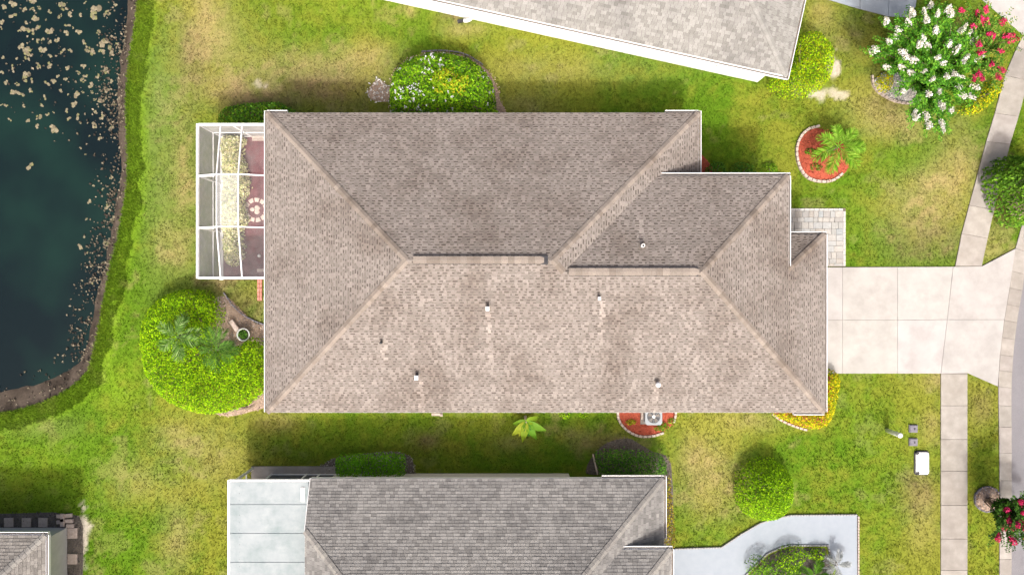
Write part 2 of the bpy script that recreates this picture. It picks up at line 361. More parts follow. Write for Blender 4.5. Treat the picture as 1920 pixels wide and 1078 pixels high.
def lawn_col(x, y):
    qx = 960+x*F/H; qy = 539-y*F/H
    a = fbm(x, y, 3.2, 3); b = fbm(x, y, 1.1, 9); c = fbm(x, y, .35, 21)
    t = np.clip((a-.5)*2.4+(b-.5)*1.6+(c-.5)*1.2+.55+.25*np.clip((-x-11)/6, 0, 1), 0, 1)[:, None]
    col = (C_GRN*t+C_YEL*(1-t))*.88
    q = np.clip((b-.60)*3+(c-.55)*1.5, 0, .32)[:, None]; col = col*(1-q)+C_TAN*q
    for px, py, rx, ry, s, cc in PATCH:
        if s == 0: continue
        d = ((qx-px)/rx)**2+((qy-py)/ry)**2
        k = np.exp(-d*.9)*s*np.clip(.45+1.3*(c-.15), .2, 1.25)
        if cc is C_SAND: k = (np.exp(-d*.7)*1.25+(c-.5)*2.0-.62)*2.2*(d < 2.2)
        k = np.clip(k, 0, .9)[:, None]
        col = col*(1-k)+cc*k
    return col, t[:, 0]
def veg_col(x, y):
    col, t = lawn_col(x, y)
    d = inward(x, y)
    k = np.clip(1-np.abs(d+.35)/.65, 0, 1)*np.clip(.2+1.1*fbm(x, y, 1.5, 33), 0, 1)
    k = np.clip(k*1.2, 0, .65)[:, None]
    return col*(1-k)+C_LUSH*1.05*k, d

# ------------------------------------------------------------------ ground sheet (carved for the pond)
gx = np.concatenate([[-400, -200, -110, -70, -48, -36, -30], np.arange(-26, 26.01, .14), [28, 31, 36, 48, 70, 110, 200, 400]])
gy = np.concatenate([[-400, -200, -110, -60, -36, -24, -18], np.arange(-15, 15.01, .14), [18, 24, 36, 60, 110, 200, 400]])
X, Y = np.meshgrid(gx, gy); x = X.ravel(); y = Y.ravel()
col, dsh = veg_col(x, y)
bw = .76+.35*np.clip((-y-2.5)/2.0, 0, 1)+.5*(fbm(x, y, 1.6, 44)-.5)   # width of the bare bank
z = np.where(dsh > 0, -np.clip(dsh/bw, 0, 1)**.9*.42-np.clip(dsh-bw*.95, 0, 4)*.35, 0.0)
z = z+np.where(dsh < 0, (fbm(x, y, .9, 5)-.5)*.03, (fbm(x, y, .5, 6)-.5)*.09)
mudk = np.clip(dsh/.12, 0, 1)[:, None]
mudc = np.array((.085, .068, .054))*(.3+1.5*fbm(x, y, .5, 8))[:, None]*np.clip(1.05-np.clip(dsh, 0, 3)[:, None]*.22, .35, 1)
col = col*(1-mudk)+mudc*mudk
nx, ny = len(gx), len(gy)
ii = (np.arange(ny-1)[:, None]*nx+np.arange(nx-1)[None, :]).ravel()
idx = np.stack([ii, ii+1, ii+nx+1, ii+nx], 1).ravel()
lawn = add('lawn', npmesh('lawn', np.stack([x, y, z], 1), idx, np.full(len(ii), 4), M['lawn'], col, True))
tag(lawn, 'patchy green and straw coloured lawn around the houses', 'lawn', kind='structure')

# ------------------------------------------------------------------ pond water
wm, n_, b_ = new_mat('pond_water')
geo = N(n_, 'ShaderNodeNewGeometry')
nz = N(n_, 'ShaderNodeTexNoise', Scale=.22, Detail=3.0); n_.links.new(geo.outputs['Position'], nz.inputs['Vector'])
rp = N(n_, 'ShaderNodeValToRGB'); rp.color_ramp.elements[0].position = .42; rp.color_ramp.elements[1].position = .66
rp.color_ramp.elements[0].color = (.0035, .009, .011, 1); rp.color_ramp.elements[1].color = (.006, .021, .017, 1)
n_.links.new(nz.outputs[0], rp.inputs[0]); n_.links.new(rp.outputs[0], b_.inputs['Base Color'])
b_.inputs['Roughness'].default_value = .07; b_.inputs['IOR'].default_value = 1.33
nb = N(n_, 'ShaderNodeTexNoise', Scale=2.2, Detail=3.0); n_.links.new(geo.outputs['Position'], nb.inputs['Vector'])
bp = N(n_, 'ShaderNodeBump', Strength=.12, Distance=.05); n_.links.new(nb.outputs[0], bp.inputs['Height']); n_.links.new(bp.outputs[0], b_.inputs['Normal'])
m = MB(); m.face([(xx, yy, -.36) for xx, yy in [(-160, -12), (-12, -12), (-12, 70), (-160, 70)]])
tag(m.build('pond_water', wm), 'dark blue green pond water along the left edge', 'pond', kind='structure')

# ------------------------------------------------------------------ concrete: driveway, pavements, kerb, road
def slabset(name, label, cat, bed, slabs, mat, z1=.045, tone=.06, gap=.012):
    m = MB(); m.prism(bed, -.12, .018)
    base = m.build(name, M['joint']); tag(base, label, cat, kind='structure')
    for pl in slabs:
        cx = sum(p[0] for p in pl)/len(pl); cy = sum(p[1] for p in pl)/len(pl)
        q = [(px+(cx-px)*gap/max(.05, abs(px-cx)+abs(py-cy)), py+(cy-py)*gap/max(.05, abs(px-cx)+abs(py-cy))) for px, py in pl]
        m = MB(); v = 1+rnd.uniform(-tone, tone); m.col = (v, v*rnd.uniform(.985, 1.005), v*rnd.uniform(.97, 1.0))
        m.prism(q, .019, z1+rnd.uniform(-.003, .003), .008); m.build('slab', mat, base, cols=True)
    return base
def quad(a, b, c, d): return [a, b, c, d]
c0, c1, c2, c3 = 1515, 1579, 1682, None
mid = 600
dv = [PP([(1515, 501), (1579, 501), (1579, 600), (1515, 600)]), PP([(1515, 600), (1579, 600), (1579, 700), (1515, 700)]),
      PP([(1579, 501), (1682, 500.5), (1682, 600), (1579, 600)]), PP([(1579, 600), (1682, 600), (1682, 700), (1579, 700)]),
      PP([(1682, 500.5), (1786, 500), (1775, 599), (1682, 600)]), PP([(1682, 600), (1775, 599), (1763, 700), (1682, 700)]),
      PP([(1786, 500), (1840, 499), (1903, 466), (1892, 540), (1882, 599), (1775, 599)]), PP([(1775, 599), (1882, 599), (1874, 665), (1870, 724), (1814, 699.5), (1763, 700)])]
slabset('driveway', 'wide pale concrete driveway with tooled joints leading to the garage', 'driveway', DRIVE, dv, M['concrete'], .05, .03, .008)
sw = [quad(WALK_L[i], WALK_R[i], WALK_R[i+1], WALK_L[i+1]) for i in range(len(WALK_L)-1)]
slabset('sidewalk', 'weathered concrete sidewalk curving up towards the flowering tree', 'sidewalk', WALK_L+WALK_R[::-1], sw, M['walk'], .05, .2, .012)
sw = [PP([(a, c), (b, c), (b, d), (a, d)]) for a, b, c, d in WALK_S]
slabset('sidewalk', 'straight run of weathered concrete sidewalk below the driveway', 'sidewalk', PP([(1763, 700), (1813, 700), (1813, 1192), (1763, 1192)]), sw, M['walk'], .05, .12, .012)
kb = []; step = 2
for i in range(0, len(KERB_L)-step, step): kb.append(KERB_L[i:i+step+1]+KERB_R[i:i+step+1][::-1])
slabset('kerb', 'pale concrete gutter kerb along the road edge', 'kerb', KERB_L+KERB_R[::-1], kb, M['walk'], .045, .1, .008)
m = MB(); m.prism(KERB_R+[(60, KERB_R[-1][1]), (60, KERB_R[0][1])], -.12, .012)
tag(m.build('road', M['asphalt']), 'smooth grey asphalt road along the right edge', 'road', kind='structure')
m = MB(); m.prism(NDRIVE, -.1, .05, .008); m.col = (1, 1, 1)
tag(m.build('driveway', M['concrete'], cols=True), 'bright concrete driveway cutting the top right corner', 'driveway', kind='structure')
nw = [PP([(1540, -3), (1611, 18), (1616, -40), (1560, -50)]), PP([(1611, 18), (1664, 32), (1668, -36), (1616, -40)]), PP([(1664, 32), (1700, 34), (1716, 14), (1722, -30), (1668, -36)])]
slabset('front_walk', 'pale blue grey front walk of slabs at the top edge', 'path', NWALK, nw, M['bluewalk'], .05, .03)
# painted walk of the lower house, with a garden island cut into it
oute = BLUE_OUT; 
m = MB(); m.prism(PP([(1225, 1029), (1352, 1026), (1388, 1002), (1424, 981), (1452, 972), (1482, 966), (1606, 965), (1606, 1022), (1551, 1022), (1482, 1022), (1462, 1026), (1438, 1037), (1418, 1056), (1395, 1080), (1395, 1180), (1225, 1180)]), -.1, .05)
m.prism(PP([(1551, 1022), (1606, 1022), (1607, 1180), (1572, 1180), (1572, 1080), (1556, 1040)]), -.1, .05)
fw = m.build('front_walk', M['bluewalk']); tag(fw, 'pale blue painted front walk bending round a garden island', 'path', kind='structure')
def edging(path, parent, mat, ln=.2, wd=.1, ht=.1, z=.03, name='edging_stone', rot=0.0, jit=.1, cols=None):
    me = MB().box((0, 0, 0), (ln*.94, wd, ht), taper=.88).mesh(name, mat)
    pts = [Vector((p[0], p[1], 0)) for p in path]; acc = 0; nxt = ln/2; out = []
    for a, b in zip(pts[:-1], pts[1:]):
        L = (b-a).length
        while nxt <= acc+L:
            t = (nxt-acc)/L; p = a.lerp(b, t); ang = math.atan2(b.y-a.y, b.x-a.x)
            o = add(name, me, parent, (p.x, p.y, z+ht/2-.03), (rnd.uniform(-.04, .04), rnd.uniform(-.04, .04), ang+rnd.uniform(-jit, jit)))
            out.append(o); nxt += ln
        acc += L
    return out
edging(PP([(1608, 1120), (1608, 964)]), fw, M['brick_pale'], .13, .07, .11)
edging(PP([(1606, 964), (1482, 965), (1452, 971), (1424, 980), (1388, 1001), (1352, 1025), (1264, 1028)]), fw, M['edge_grey'], .13, .06, .1)
edging(PP([(1556, 1038), (1551, 1021), (1482, 1021), (1462, 1025), (1438, 1036), (1395, 1079)]), fw, M['edge_grey'], .13, .07, .11)
# paver walk by the entry
base = MB().prism(FRONTWALK, -.1, .02).build('front_walk', M['joint']); tag(base, 'pale grey paver walk beside the front entry', 'path', kind='structure')
def paver(px0, py0, px1, py1, base, cols, z1=.05, mat='paver'):
    a = P(px0, py0); b = P(px1, py1); m = MB(); m.col = rnd.choice(cols); g = .006
    m.prism([(a.x+g, b.y+g), (b.x-g, b.y+g), (b.x-g, a.y-g), (a.x+g, a.y-g)], .021, z1+rnd.uniform(-.004, .004), .005)
    m.build('paver', M[mat], base, cols=True)
PC = [(.32, .32, .305), (.36, .35, .33), (.30, .32, .325), (.37, .355, .33), (.33, .31, .28), (.345, .35, .345), (.31, .30, .285)]
def paver_fill(x0, x1, y0, y1):
    yy = y0
    while yy < y1-3:
        h = min(rnd.choice([9, 12, 12]), y1-yy); h = y1-yy if y1-yy-h < 5 else h; xx = x0
        while xx < x1-3:
            w_ = min(rnd.choice([9, 13, 17]), x1-xx); w_ = x1-xx if x1-xx-w_ < 6 else w_
            paver(xx, yy, xx+w_, yy+h, base, PC); xx += w_
        yy += h
paver_fill(1472, 1580, 396, 440); paver_fill(1541, 1580, 440, 499)
for i in range(12): paver(1472+i*9, 391, 1481+i*9, 396, base, [(.46, .45, .43)])
for i in range(10): paver(1580, 396+i*10.3, 1585, 396+(i+1)*10.3, base, [(.46, .45, .43)])

# ------------------------------------------------------------------ roofs with laid shingles
K = .4167; ZE = 2.6; SN = K/math.sqrt(1+K*K); CS = 1/math.sqrt(1+K*K)
def clip_poly(poly, f):
    out = []
    for i in range(len(poly)):
        a, b = poly[i], poly[(i+1) % len(poly)]; fa, fb = f(a), f(b)
        if fa >= 0: out.append(a)
        if (fa >= 0) != (fb >= 0):
            t = fa/(fa-fb); out.append((a[0]+(b[0]-a[0])*t, a[1]+(b[1]-a[1])*t))
    return out
class Shingler:
    """lays laminated shingles course by course on sloping planes; everything goes into one mesh"""
    def __init__(s, light, dark, e=.14, gapf=.42, wmin=.12, wmax=.26, seed=1, streaks=(), style='lam'):
        s.V = []; s.I = []; s.S = []; s.C = []; s.light = light; s.dark = dark; s.e = e; s.gapf = gapf; s.w = (wmin, wmax); s.seed = seed; s.streaks = streaks; s.style = style
    def plane(s, polys, u, fid):
        """polys: convex 3-D polygons of one plane; u: horizontal eave direction"""
        u = Vector(u).normalized(); p = [Vector(a) for a in polys[0]]
        n = (p[1]-p[0]).cross(p[2]-p[0]).normalized()
        if n.z < 0: n = -n
        v = n.cross(u)
        if v.z < 0: u = -u; v = n.cross(u)
        org = p[0]-v*((p[0].z-ZE)/v.z)
        org = org-u*org.dot(u)
        for poly in polys:
            q = [((Vector(a)-org).dot(u), (Vector(a)-org).dot(v)) for a in poly]
            ar = sum(q[i][0]*q[(i+1) % len(q)][1]-q[(i+1) % len(q)][0]*q[i][1] for i in range(len(q)))
            if ar < 0: q = q[::-1]
            edges = [(q[i], q[(i+1) % len(q)]) for i in range(len(q))]
            ein = [lambda t, a=a, b=b: (b[0]-a[0])*(t[1]-a[1])-(b[1]-a[1])*(t[0]-a[0]) for a, b in edges]
            umin = min(t[0] for t in q); umax = max(t[0] for t in q); v0 = min(t[1] for t in q); v1 = max(t[1] for t in q)
            for k in range(math.floor(v0/s.e+1e-4), math.ceil(v1/s.e-1e-4)):
                r = random.Random(hash((s.seed, fid, k)))
                uu = -30+r.uniform(0, .3); a0, a1 = k*s.e, (k+1)*s.e; tooth = True
                while uu < umax:
                    w_ = r.uniform(*s.w)*(1.0 if tooth else .8)
                    rr = r.random(); r2 = r.random()
                    if uu+w_ > umin:
                        if s.style == 'lam':
                            lt = [c*(.80+.36*rr) for c in s.light]
                            if tooth: s.cell(q, ein, uu, uu+w_, a0, a1, .016, lt, org, u, v, n)
                            else:
                                dk = [c*(1-.6*rr)+l_*.6*rr for c, l_ in zip(s.dark, s.light)]
                                s.cell(q, ein, uu, uu+w_, a0, a0+.55*s.e, .004, dk, org, u, v, n)
                                s.cell(q, ein, uu, uu+w_, a0+.55*s.e, a1, .016, [c*(.9+.2*r2) for c in s.light], org, u, v, n)
                        else:
                            f = rr**1.3
                            lt = [a*(1-f)+b*f for a, b in zip(s.light, s.dark)]
                            s.cell(q, ein, uu, uu+w_-.008, a0, a1, .010+.008*r2, lt, org, u, v, n)
                    uu += w_; tooth = (not tooth) if s.gapf > 0 else True
    def cell(s, q, ein, u0, u1, a0, a1, h, col, org, u, v, n):
        c = [(u0, a0), (u1, a0), (u1, a1), (u0, a1)]
        if not all(f(t) >= 0 for f in ein for t in c):
            for f in ein:
                c = clip_poly(c, f)
                if len(c) < 3: return
        b = len(s.V)
        for (a, t) in c:
            hh = h*(1-(t-a0)/(a1-a0))+.002
            w_ = org+u*a+v*t+n*hh; s.V.append(w_)
        cx, cy = s.V[b].x, s.V[b].y; k = 1.0
        for (sx, sy, sw_, sl_, ux, uy, g) in s.streaks:
            du = (cx-sx)*ux+(cy-sy)*uy; dw = abs(-(cx-sx)*uy+(cy-sy)*ux)
            if 0 < du < sl_ and dw < sw_*(1-.35*du/sl_): k *= 1+g*(1-.7*du/sl_)
        col = [x_*k for x_ in col]
        s.C += [col]*len(c); s.I += range(b, b+len(c)); s.S.append(len(c))
        # exposed butt edge of the shingle
        lo = [i for i, t in enumerate(c) if abs(t[1]-a0) < 1e-6]
        if len(lo) >= 2:
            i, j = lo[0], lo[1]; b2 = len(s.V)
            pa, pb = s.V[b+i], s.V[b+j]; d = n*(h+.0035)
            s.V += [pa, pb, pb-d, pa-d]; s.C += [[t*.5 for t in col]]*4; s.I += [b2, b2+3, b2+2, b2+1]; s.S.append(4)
    def build(s, parent, mat):
        off = WL[parent]
        me = npmesh('shingles', np.array([tuple(t) for t in s.V])-np.array(off), s.I, s.S, mat, np.array(s.C))
        o = add('shingles', me, parent, off); o['kind'] = 'stuff'; return o
def caps(parent, a, b, drop, mat, cols, step=.2, wd=.26, name='ridge_cap', lift=.02):
    """a low end, b high end"""
    a = Vector(a); b = Vector(b); d = (b-a).normalized(); side = d.cross(Vector((0, 0, 1))).normalized(); up = side.cross(d)
    rot = Matrix((d, -side, up)).transposed().to_euler(); me = []
    for c in cols:
        m = MB(); m.col = c; hw = wd/2; L = step*1.35
        for sgn in (-1, 1):
            t = [(0, 0, .022), (L, 0, .006), (L, sgn*hw, .006-drop*hw), (0, sgn*hw, .022-drop*hw)]
            m.face(t if sgn > 0 else t[::-1])
            m.face([(0, 0, .022), (0, sgn*hw, .022-drop*hw), (0, sgn*hw, -drop*hw-.01), (0, 0, -.01)])
            m.face([(0, sgn*hw, .022-drop*hw), (L, sgn*hw, .006-drop*hw), (L, sgn*hw, -drop*hw-.012), (0, sgn*hw, -drop*hw-.012)])
        me.append(m.mesh(name, mat, cols=True))
    n = int((b-a).length/step)
    for i in range(n):
        p = a+d*(i*step)+Vector((0, 0, lift))
        add(name, rnd.choice(me), parent, p, rot)
def fascia(parent, a, b, mat, h=.2):
    m = MB(); m.beam((a[0], a[1], a[2]-h/2-.012), (b[0], b[1], b[2]-h/2-.012), .03, h); return m.build('fascia_board', mat, parent)
def gutter(parent, a, b, out, mat):
    """open trough along an eave; out = outward horizontal unit vector"""
    a = Vector(a); b = Vector(b); o = Vector((out[0], out[1], 0)); m = MB(); d = (b-a).normalized()*0
    W_ = .10; D = .11; z = -.03
    def strip(p, q): m.face([a+p, b+p, b+q, a+q])
    p = [Vector((0, 0, z))+o*.02, Vector((0, 0, z-D))+o*.02, Vector((0, 0, z-D))+o*W_, Vector((0, 0, z))+o*W_, Vector((0, 0, z))+o*(W_+.025), Vector((0, 0, z-D-.02))+o*(W_+.02), Vector((0, 0, z-D-.02))+o*.015]
    for i in range(len(p)-1): strip(p[i], p[i+1])
    for e in (a, b): m.face([e+t for t in p[1:4]]+[e+p[0]])
    g = m.build('gutter', mat, parent)
    m2 = MB(); m2.face([a+Vector((0, 0, z-.06))+o*.025, b+Vector((0, 0, z-.06))+o*.025, b+Vector((0, 0, z-.06))+o*(W_-.005), a+Vector((0, 0, z-.06))+o*(W_-.005)])
    m2.build('gutter_bed', M['gutter_in'], g)
def window(parent, c, wd, ht, nrm, frame='alu'):
    """glazed window on a wall; c = centre on the wall face, nrm = outward"""
    n = Vector((nrm[0], nrm[1], 0)).normalized(); t = Vector((-n.y, n.x, 0)); c = Vector(c)
    m = MB()
    for s_ in (-1, 1):
        m.beam(c+t*s_*wd/2+Vector((0, 0, -ht/2-.04))+n*.02, c+t*s_*wd/2+Vector((0, 0, ht/2+.04))+n*.02, .08, .07)
        m.beam(c+t*-wd/2+Vector((0, 0, s_*ht/2))+n*.021, c+t*wd/2+Vector((0, 0, s_*ht/2))+n*.021, .068, .08)
    m.beam(c-t*wd/2+n*.022, c+t*wd/2+n*.022, .05, .05)
    f = m.build('window', M[frame], parent)
    g = MB(); g.face([c-t*wd/2+Vector((0, 0, -ht/2))+n*.012, c+t*wd/2+Vector((0, 0, -ht/2))+n*.012, c+t*wd/2+Vector((0, 0, ht/2))+n*.012, c-t*wd/2+Vector((0, 0, ht/2))+n*.012]); g.build('pane', M['glass'], f)
def deck(parent, polys, drop=.03):
    m = MB()
    for p in polys: m.face([(a[0], a[1], a[2]-drop) for a in p])
    return m.build('roof_deck', M['deck'], parent)

# ---- the house in the middle
house = empty('house', (1.4, 1.0, 0), 'large single storey house in the middle with a tan shingled hip roof', 'house')
zS = lambda yy: ZE+(yy+5.26)*K
x0, xm, x1, xw = -10.35, 7.88, 13.2, 11.35; yb, yt = -5.26, 7.36; rY, rZ = 1.05, ZE+6.31*K
wY, wZ = .6, ZE+5.86*K; we = 4.59; wez = wZ-(we-wY)*K; wx = xw-(we-wY)
vents_px = [(914, 580, .55), (1124, 560, .40), (713, 645, .25), (780, 710, .40), (1236, 723, .42)]
streaks = []
FN = [[(x0, yt, ZE), (xm, yt, ZE), (xm-6.3, rY, rZ), (x0+6.3, rY, rZ)]]
FW = [[(x0, yb, ZE), (x0, yt, ZE), (x0+6.3, rY, rZ)]]
zE = lambda xx: ZE+(xm-xx)*K
FE = [[(xm, yt, ZE), (xm, 4.2, ZE), (xm-(yt-4.2), 4.2, zE(xm-(yt-4.2)))], [(xm-(yt-4.2), 4.2, zE(xm-(yt-4.2))), (5.6, 4.2, zE(5.6)), (2.0, wY, wZ), (xm-6.3, rY, rZ)]]
FWN = [[(6.0, we, wez), (xw, we, wez), (wx, wY, wZ), (2.0, wY, wZ)]]
zE2 = lambda xx: wZ-(xx-wx)*K
gy1, gyr = 2.23, .75
FE2 = [[(wx, wY, wZ), (xw, gyr, zE2(xw)), (xw, we, wez)], [(wx, wY, wZ), (x1, yb, zE2(x1)), (xw, gyr, zE2(xw))], [(x1, yb, zE2(x1)), (x1, gy1, zE2(x1)), (xw, gyr, zE2(xw))]]
FS = [[(x0, yb, ZE), (x1, yb, ZE), (wx, wY, wZ), (x0+5.86, wY, wZ)], [(x0+5.86, wY, wZ), (2.0, wY, wZ), (xm-6.3, rY, rZ), (x0+6.3, rY, rZ)]]
FG = [[(x1, gy1, ZE), (xw, gyr, zE2(xw)), (10.95, gyr, zE2(xw)), (10.95, gy1, ZE)]]
for (px, py, ln) in vents_px:
    v_ = P(px, py, 4.0)
    streaks.append((v_.x, v_.y-.1, .13, 2.0 if ln > .3 else .9, 0, -1, .42))
v_ = P(1207, 455, 4.7); streaks.append((v_.x, v_.y, .12, 1.3, 0, 1, .35))
roof = empty('roof', (1.4, 1.0, ZE)); roof.parent = house; roof.location = Vector((1.4, 1.0, ZE))-WL[house]
sh = Shingler((.244, .219, .199), (.098, .083, .073), .114, .42, .07, .24, 1, streaks)
U, Vv = (1, 0, 0), (0, 1, 0)
sh.plane(FN, U, 1); sh.plane(FW, Vv, 2); sh.plane(FE, Vv, 3); sh.plane(FWN, U, 4); sh.plane(FE2, Vv, 5); sh.plane(FS, U, 6); sh.plane(FG, U, 7)
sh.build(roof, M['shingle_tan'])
deck(roof, FN+FW+FE+FWN+FE2+FS+FG)
CC = [(.262, .228, .198), (.235, .205, .178), (.285, .248, .215), (.21, .18, .155)]
hd = K*math.cos(math.pi/4)
mt = M['shingle_tan']
caps(roof, (x0, yt, ZE), (x0+6.3, rY, rZ), hd, mt, CC); caps(roof, (x0, yb, ZE), (x0+6.3, rY, rZ), hd, mt, CC)
caps(roof, (xm, yt, ZE), (xm-6.3, rY, rZ), hd, mt, CC); caps(roof, (xw, we, wez), (wx, wY, wZ), hd, mt, CC)
caps(roof, (x1, yb, ZE), (wx, wY, wZ), hd, mt, CC); caps(roof, (x1, gy1, ZE), (xw, gyr, zE2(xw)), hd, mt, CC)
caps(roof, (2.0, wY, wZ), (xm-6.3, rY, rZ), hd*.7, mt, CC)
def ridgevent(parent, a, b):
    m = MB(); a = Vector(a); b = Vector(b)
    m.beam(a+Vector((0, 0, .01)), b+Vector((0, 0, .01)), .33, .045); m.build('ridge_vent', M['darkmetal'], parent)
    caps(parent, a+Vector((0, 0, .018)), b+Vector((0, 0, .018)), .12, mt, CC, .26, .30)
ridgevent(roof, (x0+6.55, rY, rZ), (xm-6.5, rY, rZ)); ridgevent(roof, (2.2, wY, wZ), (wx-.15, wY, wZ))
# walls, soffit, fascia, gutters
m = MB(); m.prism(HOUSE_FOOT, 0, 2.42); m.prism([(5.2, -3), (10.9, -3), (10.9, 4.14), (5.2, 4.14)], 2.0, 3.2); m.build('wall', M['stucco'], house)
m = MB(); m.prism([(x0+.02, yb+.02), (x1-.02, yb+.02), (x1-.02, gy1-.02), (xw-.02, gy1-.02), (xw-.02, 4.0), (xm-.02, 4.0), (xm-.02, yt-.02), (x0+.02, yt-.02)], 2.40, 2.43); m.prism([(6.1, 0), (xw-.02, 0), (xw-.02, we-.02), (6.1, we-.02)], wez-.2, wez-.17); m.build('soffit', M['white'], house)
for a, b in (((x0, yb, ZE), (x1, yb, ZE)), ((x0, yt, ZE), (xm, yt, ZE)), ((x0, yb, ZE), (x0, yt, ZE)), ((xm, 4.1, ZE), (xm, yt, ZE)), ((6.0, we, wez), (xw, we, wez)), ((xw, gyr, wez), (xw, we, wez)), ((x1, yb, ZE), (x1, gy1, ZE)), ((xw-.4, gy1, ZE), (x1, gy1, ZE))): fascia(house, a, b, M['white'])
G = M['alu']
gutter(house, (x0, yb, ZE), (x0, yt+.1, ZE), (-1, 0), G); gutter(house, (x0, yt, ZE), (x0+.85, yt, ZE), (0, 1), G)
gutter(house, (xm-1.4, yt, ZE), (xm, yt, ZE), (0, 1), G); gutter(house, (xm, 4.6, ZE), (xm, yt+.1, ZE), (1, 0), G)
gutter(house, (6.15, we, wez), (xw+.1, we, wez), (0, 1), G); gutter(house, (xw, gyr+.05, wez), (xw, we, wez), (1, 0), G)
gutter(house, (xw, gy1, ZE), (x1+.1, gy1, ZE), (0, 1), G); gutter(house, (x1, yb, ZE), (x1, gy1, ZE), (1, 0), G); gutter(house, (x1-1.3, yb, ZE), (x1, yb, ZE), (0, -1), G)
for (gx_, gy_, zt) in ((x0-.06, yb+.2, ZE), (xm+.06, yt-.2, ZE), (x1+.06, yb+.2, ZE)):
    m = MB(); m.beam((gx_, gy_, zt-.15), (gx_+(.35 if gx_ < 0 else -.35), gy_, zt-.5), .07, .06); m.beam((gx_+(.4 if gx_ < 0 else -.4), gy_, zt-.45), (gx_+(.4 if gx_ < 0 else -.4), gy_, .1), .07, .06); m.build('downspout', G, house)
# openings
for c, wd, ht, nn in (((-6, 6.91, 1.45), 1.6, 1.2, (0, 1)), ((1, 6.91, 1.45), 1.2, 1.0, (0, 1)), ((5.2, 6.91, 1.45), 1.6, 1.2, (0, 1)), ((-5, -4.81, 1.5), 1.2, 1.0, (0, -1)), ((1.5, -4.81, 1.5), 1.0, 1.0, (0, -1)), ((7.43, 5.5, 1.4), 1.4, 1.3, (1, 0)), ((-9.9, -2.5, 1.4), 1.6, 1.2, (-1, 0)), ((-9.9, 3.2, 1.1), 2.6, 2.0, (-1, 0))): window(house, c, wd, ht, nn)
dr = MB(); dr.box((12.77, -1.5, 1.08), (.05, 4.9, 2.12)); gd = dr.build('garage_door', M['white'], house)
for i in range(4): MB().box((12.81, -1.5, .3+i*.52), (.03, 4.8, .46)).build('panel', M['white'], gd)
m = MB(); m.box((10.92, 3.1, 1.03), (.05, .95, 2.05)); m.build('front_door', M['brick_red'], house)
# pipes and vents standing on the roof
def pipe(px, py, z_top, hgt, r, style):
    p = P(px, py, z_top); base_z = zS(p.y) if p.y < wY else wZ-(p.y-wY)*K
    b = Vector((p.x, p.y, base_z-.02)); L = hgt
    fl = MB(); fl.box((b.x, b.y, b.z+.03), (r*3.6, r*3.6, .012)); 
    if style == 'white':
        m = MB(); m.lathe((b.x, b.y, b.z), [(r, 0), (r, L), (r*.7, L), (r*.7, L-.1)], 14); v = m.build('vent_pipe', M['white'], roof, True)
        MB().lathe((b.x, b.y, b.z+L-.09), [(r*.68, 0), (r*.68, .005)], 12).build('opening', M['darkmetal'], v)
    elif style == 'hood':
        m = MB(); m.box((b.x, b.y, b.z+L*.45), (r*2, r*2.4, L*.9)); m.box((b.x, b.y-.02, b.z+L), (r*2.5, r*3.0, .06)); v = m.build('roof_vent', M['alu'], roof)
        MB().box((b.x, b.y+r*1.2+.02, b.z+L*.6), (r*1.9, .03, L*.6)).build('opening', M['darkmetal'], v)
    elif style == 'dome':
        m = MB(); m.lathe((b.x, b.y, b.z), [(r*.8, 0), (r*.8, L*.7), (r*1.5, L*.72), (r*1.5, L*.85), (r*1.1, L*1.0), (r*.4, L*1.08)], 16); v = m.build('roof_vent', M['alu'], roof, True)
    else:
        m = MB(); m.lathe((b.x, b.y, b.z), [(r, 0), (r, L)], 10); v = m.build('vent_pipe', M['darkmetal'], roof, True)
    a = MB(); 
    dz = -K if p.y < wY else K
    a.face([(b.x-r*2, b.y-r*2, b.z+.03+r*2*dz), (b.x+r*2, b.y-r*2, b.z+.03+r*2*dz), (b.x+r*2, b.y+r*2, b.z+.03-r*2*dz), (b.x-r*2, b.y+r*2, b.z+.03-r*2*dz)]); 
    a.v = [(q[0], q[1], (zS(q[1]) if p.y < wY else wZ-(q[1]-wY)*K)+.028) for q in a.v]; a.build('flashing', M['flash'], v)
pipe(914, 578, 4.9, .42, .055, 'hood'); pipe(1124, 559, 4.9, .30, .045, 'hood'); pipe(713, 643, 4.2, .28, .05, 'dark'); pipe(780, 708, 3.7, .36, .06, 'hood'); pipe(1236, 722, 3.6, .38, .075, 'dome'); pipe(1207, 460, 5.0, .35, .07, 'white')

# ---- the house at the top, turned about 12 degrees
nh_c = P(1475, 143, ZE); Lf = Vector((-.977, .215, 0)); Up = Vector((.215, .977, 0))
def nl(a, b, z): q = Vector((nh_c.x, nh_c.y, 0))+Lf*a+Up*b; return (q.x, q.y, z)
nho = nl(9, 6, 0)
nhouse = empty('house', nho, 'neighbouring house with a pale grey shingled roof and white walls along the top edge', 'house')
D2 = 12.0; LW = 21.0; zr2 = ZE+6*K
F1 = [[nl(0, 0, ZE), nl(LW, 0, ZE), nl(LW-6, 6, zr2), nl(6, 6, zr2)]]; F2 = [[nl(0, 0, ZE), nl(6, 6, zr2), nl(0, D2, ZE)]]; F3 = [[nl(LW, 0, ZE), nl(LW-6, 6, zr2), nl(LW, D2, ZE)]]; F4 = [[nl(0, D2, ZE), nl(LW, D2, ZE), nl(LW-6, 6, zr2), nl(6, 6, zr2)]]
nroof = empty('roof', (nho[0], nho[1], ZE)); nroof.parent = nhouse; nroof.location = Vector((0, 0, ZE))
sh = Shingler((.30, .296, .278), (.205, .2, .185), .135, 0, .13, .28, 5, (), 'tab')
sh.plane(F1, Lf, 1); sh.plane(F2, Up, 2); sh.plane(F3, Up, 3); sh.plane(F4, Lf, 4); sh.build(nroof, M['shingle_grey']); deck(nroof, F1+F2+F3+F4)
